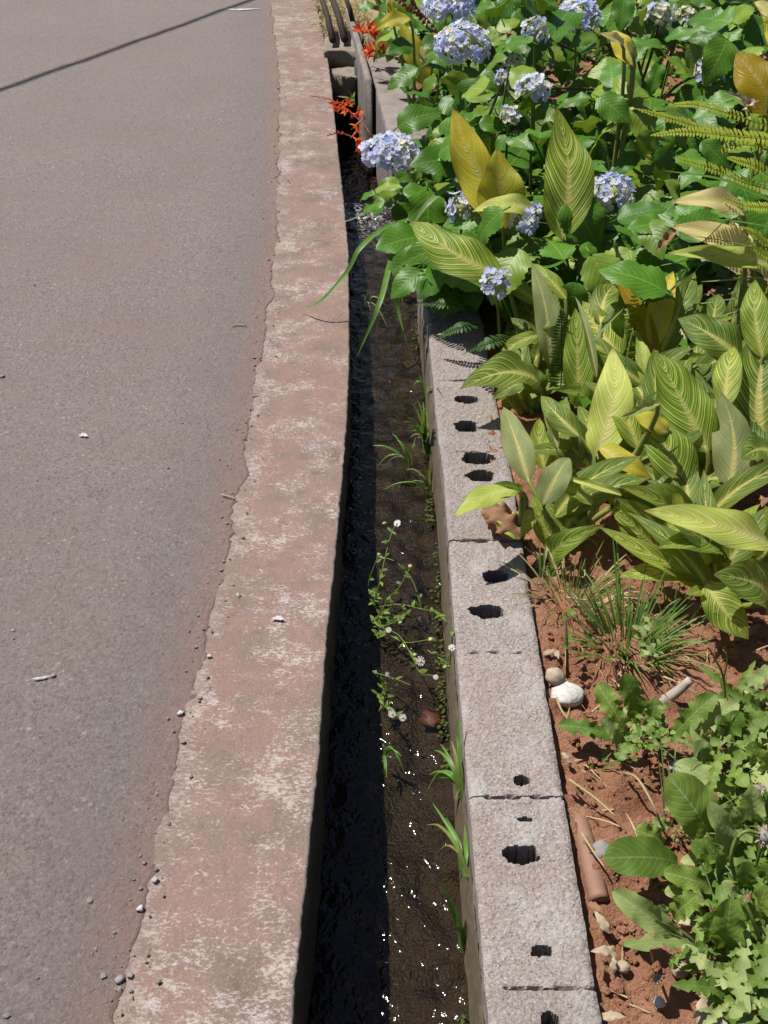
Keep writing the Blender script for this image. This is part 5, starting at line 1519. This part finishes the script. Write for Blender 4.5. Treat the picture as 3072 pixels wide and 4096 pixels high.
weed('jagged leaved weed in the gap of red soil beside the white stone', c('6', 720, 1700), [
    ('6', 650, 1650, 448, 1310, 175, .02, .10, 0), ('6', 735, 1580, 640, 1235, 175, .03, .16, 0), ('6', 650, 1700, 175, 1595, 130, .01, .05, 0, dict(lobes=.45)), ('6', 630, 1760, 480, 1545, 120, .01, .09, 1),
    ('6', 830, 1680, 860, 1405, 150, .03, .12, 0), ('6', 960, 1700, 1290, 1380, 170, .03, .14, 0, dict(lobes=.45)), ('6', 760, 1720, 640, 1770, 120, .02, .03, 0), ('8', 650, -40, 600, 70, 110, .03, .02, 1), ('6', 1000, 1700, 1120, 1600, 110, .02, .05, 1),
    ('6', 560, 1690, 330, 1640, 90, .01, .03, 0)])
mb_w = weed('small bushy weed with tiny round leaves filling the rosette', c('8', 800, 60), [], name='weed')
for _ in range(110):
    B = at_z(c('6', random.gauss(800, 75), random.gauss(1640, 80)), random.uniform(.0, .10))
    d = Vector((random.uniform(-1, 1), random.uniform(-1, 1), random.uniform(-.2, .6))).normalized()
    add_leaf(mb_w, B, B + d * random.uniform(.012, .02), .011, M_WEED if random.random() < .6 else M_WEEDP, prof=prof_hyd, nseg=4, ncr=2, bow=.05)
weed('pale holly like weed at the right in front of the shaded stick', c('6', 1330, 1720), [
    ('6', 1150, 1650, 1450, 1440, 190, .03, .14, 1, dict(lobes=.5)), ('6', 1330, 1750, 1470, 1500, 170, .03, .14, 0, dict(lobes=.5)), ('6', 1200, 1760, 1400, 1640, 150, .02, .09, 1, dict(lobes=.45)), ('6', 1380, 1760, 1300, 1530, 140, .02, .12, 1),
    ('6', 1420, 1700, 1659, 1530, 170, .03, .12, 0), ('6', 1500, 1760, 1700, 1650, 190, .02, .08, 0), ('8', 1300, 20, 1110, -110, 140, .03, .08, 1, dict(lobes=.5)), ('8', 1220, 120, 1140, -60, 150, .03, .10, 1, dict(lobes=.4)), ('8', 1390, 80, 1450, -60, 130, .02, .08, 1)],
     stems=(([('6', 1350, 1700, -.02), ('6', 1350, 1300, .12), ('6', 1280, 1120, .20), ('6', 1230, 1040, .24)], .003), ([('6', 1345, 1280, .12), ('6', 1370, 1120, .20), ('6', 1340, 1060, .22)], .002)))
weed('big blistered leaf weed standing upright over the red soil', c('C', 1150, 1250), [
    ('8', 1270, 660, 950, 185, 300, .03, .17, 0, dict(lobes=.05, hump=.10, fold=.15, wave=.12)), ('8', 1390, 760, 1240, 370, 160, .04, .17, 1, dict(lobes=.12, fold=.5)), ('8', 1510, 560, 1560, 260, 190, .04, .17, 1, dict(lobes=.2, fold=.4)),
    ('8', 1420, 310, 1005, 95, 150, .05, .09, 1, dict(lobes=.1)), ('8', 1420, 620, 1330, 420, 150, .05, .14, 1, dict(lobes=.2)), ('8', 1600, 560, 1659, 300, 150, .04, .12, 0), ('8', 960, 540, 840, 510, 90, .02, .04, 1), ('8', 1300, 420, 1180, 380, 120, .05, .1, 0),
    ('8', 1470, 500, 1330, 410, 110, .04, .08, 1)])
weed('broad dandelion like weed whose wide leaf lies towards the pipe', c('8', 1110, 840), [
    ('8', 1020, 795, 498, 770, 265, .03, .09, 0, dict(lobes=.06, hump=.09, fold=.12, wave=.1)), ('8', 920, 660, 720, 570, 160, .04, .08, 0, dict(lobes=.3)), ('8', 1270, 990, 920, 870, 170, .03, .08, 0, dict(lobes=.2)), ('8', 1300, 880, 1120, 650, 160, .04, .12, 0),
    ('8', 1350, 900, 1200, 620, 150, .04, .14, 0), ('8', 1080, 1010, 930, 1020, 110, .02, .05, 1), ('8', 1180, 1040, 1060, 960, 120, .03, .06, 1)])
weed('weed with an arching pale leaf half in its own shadow', c('8', 1080, 1330), [
    ('8', 1030, 1340, 562, 1000, 190, .02, .10, 1, dict(lobes=.12, fold=.5, roll=-15)), ('8', 990, 1190, 1160, 1030, 170, .02, .10, 0, dict(lobes=.3)), ('8', 940, 1200, 880, 1100, 90, .02, .06, 1), ('8', 1120, 1120, 1180, 1010, 120, .03, .08, 1)])
weed('low weed with a flat saw toothed leaf held above its black shadow', c('8', 1180, 1420), [
    ('8', 1180, 1400, 640, 1390, 140, .04, .13, 1, dict(lobes=.5, fold=.1, bow=.05, nhint=(0, .2, 1))), ('8', 1080, 1400, 1140, 1590, 90, .03, .02, 1), ('8', 1040, 1440, 975, 1550, 80, .03, .02, 0), ('8', 1290, 1420, 1180, 1460, 90, .03, .03, 1)])
weed('upright weed leaf with a bright white midrib at the lower right', c('8', 1360, 1560), [
    ('8', 1345, 1420, 1395, 1050, 240, .03, .16, 0, dict(lobes=.25, fold=.3)), ('8', 1250, 1350, 1240, 1150, 160, .03, .12, 0), ('8', 1450, 1300, 1540, 1010, 190, .03, .15, 0), ('8', 1540, 1260, 1650, 960, 190, .03, .15, 0), ('8', 1480, 1000, 1500, 790, 170, .04, .15, 0),
    ('8', 1480, 1120, 1330, 940, 140, .04, .1, 1), ('8', 1600, 1000, 1690, 800, 170, .04, .12, 0), ('8', 1560, 1420, 1690, 1260, 150, .03, .1, 1), ('8', 1250, 1300, 1170, 1240, 100, .03, .06, 1)],
     stems=(([('8', 1470, 1020, -.0), ('8', 1400, 800, .12), ('8', 1430, 640, .17), ('8', 1510, 575, .19), ('8', 1600, 600, .18)], .0045), ([('8', 1640, 1470, .0), ('8', 1560, 1230, .1), ('8', 1490, 1060, .14)], .0045)))
weed('round leaved weed low at the bottom right corner', c('8', 1420, 1640), [
    ('8', 1450, 1640, 1175, 1690, 190, .04, .05, 0, dict(lobes=.0, fold=.1)), ('8', 1380, 1740, 1240, 1790, 120, .03, .03, 0, dict(lobes=.0)), ('8', 1560, 1820, 1440, 1830, 110, .04, .05, 0, dict(lobes=.0)), ('8', 1480, 1600, 1280, 1580, 130, .04, .06, 0, dict(lobes=.05)), ('8', 1500, 1600, 1640, 1560, 130, .04, .06, 0)])
weed('dark weed in the shade of the canna at the right edge', c('6', 1680, 1700), [
    ('8', 1600, 180, 1540, -60, 160, .03, .12, 0), ('8', 1650, 240, 1690, 0, 170, .03, .14, 0), ('8', 1560, 300, 1400, 180, 140, .03, .08, 0), ('8', 1640, 760, 1560, 560, 170, .03, .12, 0), ('8', 1700, 700, 1659, 480, 160, .03, .12, 1), ('6', 1640, 1760, 1560, 1560, 140, .03, .1, 0), ('6', 1600, 1420, 1520, 1330, 80, .02, .06, 1)])
# small filler leaves in the thick of the weeds
fil = weed('tangle of small low weed leaves between the larger weeds', c('8', 1450, 900), [])
kk = 0
while kk < 290:
    x, y = random.uniform(1080, 1720), random.uniform(-420, 1900)
    if x < 1380 and random.random() < .75: continue
    if y < 0 and x < 1250: continue
    kk += 1
    zb = random.uniform(-.03, .05)
    B = at_z(c('8', x, y), zb)
    th = random.uniform(0, 6.28); L = random.uniform(.04, .115)
    add_leaf(fil, B, B + Vector((math.cos(th), math.sin(th), random.uniform(-.1, .7))).normalized() * L, L * random.uniform(.24, .45), M_WEED if random.random() < .65 else M_WEEDP, prof=random.choice((prof_weed, prof_canna)), nseg=22, ncr=2, fold=.25, lobes=.55, wave=.2, bow=.12)
# seed heads and buds
for r, x, y, z, rad, lab in (('8', 1185, 1470, .05, .022, 'greenish closed seed head low among the weeds'), ('8', 1605, 275, .12, .020, 'grey seed head at the right edge of the weeds'), ('8', 1510, 1050, .13, .022, 'brown topped seed head over the white ribbed leaf'), ('8', 1630, 610, .16, .028, 'fluffy pale seed head bending at the right edge'), ('8', 870, 1620, .03, .014, 'tiny grey seed head on bare soil at the bottom'), ('8', 1420, 1660, .06, .014, 'small grey bud above the round weed leaf'), ('8', 1030, 590, .03, .022, 'dry brown bud lying beside the blistered leaf')):
    rad *= .62
    P = at_z(c(r, x, y), z)
    hroot = thing('seed_head', lab, 'seed head', P)
    mb = MB(); mb.add(*rock(P, rad * .75, .9, .15))
    mb.build('bud', M_GREYSTONE if 'grey' in lab or 'pale' in lab else (M_BROWN if 'brown' in lab else M_WEED), hroot, P)
    mb = MB()
    for _ in range(26):
        d = Vector((random.gauss(0, 1), random.gauss(0, 1), random.gauss(0, 1))).normalized()
        blade_mesh(mb, P + d * rad * .6, d, rad * .6, rad * .22, .1)
    mb.build('bristles', M_PAPER if 'grey' in lab or 'pale' in lab else M_WEEDP, hroot, P)
    mb = MB(); mb.add(*tube(bez([Vector((P.x + .02, P.y + .03, -.03)), P + Vector((.01, .01, -.03)), P], 5), .003, .0025, 5)); mb.build('stalk', M_STEM, hroot)

# grass clump on the soil
def clump(label, r, cx, cy, z, n, spread, hmin, hmax, mats, w=.006, lean=(0, 0)):
    B = at_z(c(r, cx, cy), z)
    root = thing('grass_clump', label, 'grass', B, 'grass clumps on the soil')
    for _ in range(n):
        th = random.uniform(0, 6.28); q = random.random() ** .6
        p = B + Vector((math.cos(th), math.sin(th), 0)) * spread * q * .5
        D = Vector((math.cos(th) * .75 * q + lean[0], math.sin(th) * .75 * q + lean[1], 1)).normalized()
        h = random.uniform(hmin, hmax)
        dr = random.uniform(.1, .75)
        pts = [p + D * (h * t) + Vector((D.x, D.y, -1)) * (dr * h * t * t * .6) for t in (0, .35, .7, 1)]
        strap(root, pts, w * random.uniform(.6, 1.4), mats[random.randrange(len(mats))], fold=.4)
    return root
clump('thick bright green grass clump on the soil below the cannas', '6', 660, 1050, -.04, 130, .15, .08, .25, [M_GRASS, M_GRASS, M_GRASSP, M_OLDGRASS], .0065)
clump('half dry grass clump near the wall beside the canna base', '6', 260, 720, -.04, 80, .14, .06, .16, [M_GRASS, M_OLDGRASS, M_OLDGRASS, M_STRAW], .006)
clump('drooping yellowish grass between the clump and the white stone', '6', 540, 1120, -.04, 20, .08, .08, .19, [M_OLDGRASS, M_GRASS], .008, (-.5, -.3))
clump('faint grass in the shade right of the bright clump', '6', 1000, 820, -.04, 26, .18, .08, .2, [M_GRASS], .005)
clump('few tall thin stalks rising through the lower weeds', '8', 950, 560, -.03, 12, .06, .12, .30, [M_GRASSP, M_OLDGRASS], .004)
clump('sparse grass blades among the weeds at the right edge', '8', 1600, 700, -.03, 24, .2, .1, .28, [M_GRASS, M_GRASSP], .006)
clump('thin grass on the soil at the bottom right', '8', 1500, 1500, -.03, 16, .2, .08, .22, [M_GRASS, M_GRASSP], .005)
clump('small seedling grass in the open red soil', '8', 420, 120, -.04, 6, .05, .03, .08, [M_GRASS, M_WEED], .008)
clump('grass sprouting against the wall edge by the dry canna base', '6', 40, 600, -.03, 14, .07, .06, .14, [M_GRASS, M_STRAW], .006)
lf = weed('leggy small leaved weed in front of the bright grass clump', c('6', 800, 1150), [])
for _ in range(46):
    B = at_z(c('6', random.gauss(800, 38), random.uniform(850, 1130)), random.uniform(.0, .06))
    d = Vector((random.uniform(-1, 1), random.uniform(-1, 1), random.uniform(-.1, .5))).normalized()
    add_leaf(lf, B, B + d * random.uniform(.014, .022), .013, M_WEEDP if random.random() < .6 else M_WEED, prof=prof_hyd, nseg=4, ncr=2, bow=.05)
mb = MB(); mb.add(*tube([at_z(c('6', 810, 1260), -.04), at_z(c('6', 805, 1050), .0), at_z(c('6', 800, 880), .06)], .004, .002, 5)); mb.build('stem', M_WOODY, lf)
st = thing('seedling', 'thin dark stalk standing beside the white stone', 'plant', at_z(c('6', 240, 1290), -.04))
mb = MB(); mb.add(*tube([at_z(c('6', 240, 1290), -.05), at_z(c('6', 235, 1100), .02), at_z(c('6', 225, 850), .12)], .004, .003, 5)); mb.build('stem', M_WOODY, st)
for x, y in ((200, 1040), (280, 1000), (270, 960), (300, 800), (200, 830)):
    B = at_z(c('6', 238, y), .05); add_leaf(st, B, at_z(c('6', x, y), .06), .02, M_WEED, prof=prof_hyd, nseg=5, ncr=2)

# ------------------------------------------------------------------ stones, stick, pipe, litter
mb = MB()
def bigrock(P, r, sq, n=3, jit=.15):
    import bmesh
    bm = bmesh.new(); bmesh.ops.create_icosphere(bm, subdivisions=n, radius=1)
    s = random.random() * 50
    V = []
    for v in bm.verts:
        k = 1 + (float(fbm(v.co.x * 1.6 + s, v.co.y * 1.6 + v.co.z * 1.3 + s, 7)) - .5) * jit * 3.2 + (float(fbm(v.co.x * 6 + s + v.co.z * 3, v.co.y * 6 + v.co.z * 4, 9)) - .5) * .22
        V.append((P[0] + v.co.x * r * k, P[1] + v.co.y * r * k, P[2] + v.co.z * r * sq * k))
    F = [tuple(v.index for v in f.verts) for f in bm.faces]
    bm.free()
    return V, F
for r, x, y, z, rad, sq, m, nm, lab, cat in (
    ('6', 232, 1385, -.032, .036, .7, M_STONE, 'white_stone', 'lumpy whitish stone resting on the soil against the wall', 'stone'),
    ('6', 150, 1255, -.01, .022, .9, M_PAPER, 'pale_shard', 'small cream shard standing above the whitish stone', 'shard'),
    ('8', 480, 715, -.03, .022, .7, M_GREYSTONE, 'soil_stone', 'grey stone on the soil between the pipe and the wide leaf', 'stone'),
    ('C', 670, 480, -.03, .016, .8, M_GREYSTONE, 'soil_stone', 'pinkish grey stone by the tip of the pale weed leaf', 'stone'),
    ('8', 1035, 1560, -.03, .015, .8, M_PAPER, 'soil_stone', 'small tan stone below the saw toothed leaf', 'stone'),
    ('8', 630, 1540, -.03, .012, .8, M_PAPER, 'soil_stone', 'pale pebble on open soil near the wall', 'stone'),
    ('8', 890, 1790, -.03, .010, .8, M_STONE, 'soil_stone', 'white pebble on the soil at the very bottom', 'stone'),
    ('6', 840, 1360, -.04, .010, .8, M_STONE, 'soil_stone', 'white pebble on the red soil in front of the stick', 'stone'),
    ('6', 900, 1300, -.04, .012, .8, M_PAPER, 'soil_stone', 'tan pebble on the red soil under the grass clump', 'stone'),
    ('8', 1330, 1935, -.03, .042, .6, M_PAPER, 'tan_stone', 'large tan stone cut by the bottom edge among weeds', 'stone')):
    V, F = bigrock(at_z(c(r, x, y), z), rad, sq)
    mb = MB(); mb.add(V, F); o = mb.build(nm, m); tag(o, lab, cat)
mb = MB()
pts = [at_z(c('6', 900, 1440), -.03), at_z(c('6', 1000, 1370), .0), at_z(c('6', 1110, 1275), .035)]
mb.add(*tube(catmull(pts, 5), .014, .010, 8))
o = mb.build('stick', flat_mat('weathered_wood', (.38, .33, .27), .8, .5, 25, .8)); tag(o, 'short grey weathered stick propped on the red soil', 'stick')
mb = MB()
pts = [at_z(c('8', x, y), -.044) for x, y in ((275, 330), (330, 545), (390, 770), (428, 925), (462, 1070))]
pts[0].z -= .035
mb.add(*tube(catmull(pts, 6), .019, .019, 14))
o = mb.build('pipe', flat_mat('brown_pipe', (.27, .15, .105), .7, .25, 25, .15)); tag(o, 'dusty brown pipe half sunk in soil along the wall', 'pipe')
# dry leaves along the wall
for i, (r, x, y, s, m, lab) in enumerate((('8', 480, 1230, .055, 0, 'papery pale leaf beside the lower end of the pipe'), ('8', 440, 1130, .045, 1, 'crumpled brown leaf touching the end of the pipe'), ('8', 490, 1440, .06, 0, 'bleached leaf pressed against the wall below the pipe'), ('8', 555, 1530, .04, 0, 'creamy dry leaf on soil just right of the bleached one'),
                                 ('8', 470, 1560, .045, 1, 'brown dry leaf at the wall near the bottom'), ('8', 290, 300, .045, 1, 'orange brown leaf by the upper end of the pipe'), ('8', 225, 60, .035, 0, 'tan leaf at the wall edge above the pipe'), ('8', 1090, 1230, .06, 0, 'crisp cream leaf under the arching weed leaf'),
                                 ('8', 1180, 1160, .04, 2, 'yellow dying leaf among the weeds'), ('8', 1180, 1830, .08, 0, 'large folded tan leaf at the bottom edge'), ('8', 560, 1900, .05, 0, 'silvery dry leaf on soil at the bottom'), ('6', 60, 680, .05, 1, 'reddish dry leaf below the wallside grass'), ('6', 160, 1110, .045, 0, 'cream leaf scrap above the white shard'), ('6', 110, 1090, .04, 0, 'dry leaf scrap against the wall above the shard'), ('6', 1550, 930, .06, 1, 'brown dead leaf under the hanging canna leaf'), ('4', 1060, 620, .09, 0, 'pinkish dry leaf glimpsed between the canna leaves'), ('6', 40, 450, .06, 1, 'withered brown sheath at the canna base by the wall'), ('6', 1620, 30, .07, 1, 'curled brown leaf beside the long pale canna leaf'))):
    B = at_z(c(r, x, y), -.02) if r != '4' else at_Y(c(r, x, y), 2.85)
    if lab.startswith('curled brown'): B = at_Y(c(r, x, y), 2.0)
    th = random.uniform(0, 6.28)
    d = Vector((math.cos(th), math.sin(th), .25)) * s * .8
    dl = thing('dry_leaf', lab, 'leaf', B, 'dry leaves on the ground')
    add_leaf(dl, B - d * .5 + Vector((0, 0, .004)), B + d * .5 + Vector((0, 0, .004)), s * .34, (M_PAPER, M_BROWN, CAN['o'])[m], fold=.4, wave=.6, curl=.5, bow=.18, nhint=(random.uniform(-.3, .3), -.3, 1), nseg=10, ncr=6)
mb = MB()
for _ in range(420):
    x, y = random.uniform(.385, 1.4), random.uniform(.75, 2.6)
    near = math.exp(-(x - .385) / .12) + (math.exp(-((y - 2.0) / .25) ** 2) * (x < .85))
    if random.random() > .12 + near: continue
    z = soil_at(x, y) + .014
    th = random.uniform(0, 6.28)
    d = Vector((math.cos(th), math.sin(th), random.uniform(-.05, .35)))
    blade_mesh(mb, (x, y, z), d, random.uniform(.02, .09), random.uniform(.0015, .0035), random.uniform(.1, .5))
o = mb.build('straw_litter', M_STRAW); tag(o, 'dry straw and stalk litter scattered on the soil', 'litter', None, 'stuff')
for i, pts in enumerate(([('8', 340, 590), ('8', 420, 720), ('8', 500, 830)], [('8', 250, 210), ('8', 420, 330), ('8', 580, 470)], [('8', 640, 160), ('8', 740, 210), ('8', 860, 420), ('8', 910, 560)], [('6', 230, 690), ('6', 330, 705), ('6', 430, 715)], [('6', 160, 1400), ('6', 190, 1480), ('6', 240, 1560)])):
    lab = ('pale straw standing off the pipe', 'long dry straw lying across bare soil near the wall', 'arching dry grass stalk in front of the blistered leaf', 'dry straw under the half dry grass clump', 'bent straw below the whitish stone')[i]
    mb = MB(); mb.add(*tube(catmull([at_z(c(*p), .0 + (.06 if i == 2 and 0 < j < 3 else 0)) for j, p in enumerate(pts)], 5), .0028, .0018, 5)); o = mb.build('straw', M_STRAW); tag(o, lab, 'straw', 'single straws on the soil')

# road litter
def kz(p):
    z = 0.0
    for _ in range(6): P = at_z(p, z); z = float(zs(P.y)) + .004
    return P
for i, (x, y, rad, m, lab) in enumerate(((952, 2383, .013, M_STONE, 'pale pebble on the kerb halfway down'), (722, 2855, .012, M_STONE, 'whitish pebble at the seam of road and kerb'), (836, 2626, .009, M_STONE, 'grey white pebble at the seam higher up'), (672, 1870, .007, M_GREYSTONE, 'dark grit stone on the asphalt near the kerb'), (212, 2702, .010, M_GREYSTONE, 'grey pebble beside the white scratch on the road'), (562, 3636, .011, M_STONE, 'pale chip in the red seam near the bottom'), (617, 3520, .010, M_STONE, 'white chip in the seam at lower left'),
                                     (480, 3920, .013, M_GREYSTONE, 'loose grey stone on the asphalt near the bottom'), (520, 3900, .010, M_GREYSTONE, 'smaller grey stone close to the kerb seam bottom'), (8, 1508, .016, M_GREYSTONE, 'dark stone at the left edge of the road'))):
    P = kz((x, y)); rad *= .55; V, F = bigrock((P.x, P.y, P.z + rad * .15), rad, .5, 2, .5)
    mb = MB(); mb.add(V, F); o = mb.build('pebble', m); tag(o, lab, 'pebble', 'loose pebbles on the road')
M_MARK = flat_mat('chalky_scuff', (.52, .50, .49), .95, .4, 120, .5)
for i, (q, w, lab) in enumerate(([[(125, 2720), (165, 2715), (205, 2706)], .010, 'white scratch mark on the asphalt'], [[(315, 1745), (335, 1742), (352, 1748)], .028, 'white splash on the asphalt'], [[(930, 1308), (955, 1304), (985, 1307)], .007, 'pale twig on the asphalt by the kerb'], [[(888, 1983), (915, 1990), (945, 1998)], .007, 'cream twig at the seam of road and kerb'], [[(900, 38), (960, 40), (1040, 36)], .05, 'white scrape on the far road'], [[(1085, 2480), (1110, 2475), (1140, 2482)], .02, 'white smear on the kerb'])):
    pp = [kz(p) for p in q]
    if 'twig' in lab:
        mb = MB(); mb.add(*tube(catmull([p + Vector((0, 0, .004)) for p in pp], 4), .0028, .002, 5)); o = mb.build('twig', M_PAPER); tag(o, lab, 'twig')
    else:
        mb = MB(); n = 12
        cn = catmull(pp, n // 2)
        v, f = [], []
        for k, P in enumerate(cn):
            t = k / (len(cn) - 1); ww = w * math.sin(math.pi * min(max(t, .04), .96)) * random.uniform(.4, 1)
            v += [P + Vector((0, -ww * .5, .0035)), P + Vector((0, ww * .5, .0035))]
        f = [(2 * k, 2 * k + 2, 2 * k + 3, 2 * k + 1) for k in range(len(cn) - 1)]
        mb.add(v, f); o = mb.build('paint_smear', M_MARK); tag(o, lab, 'stain')
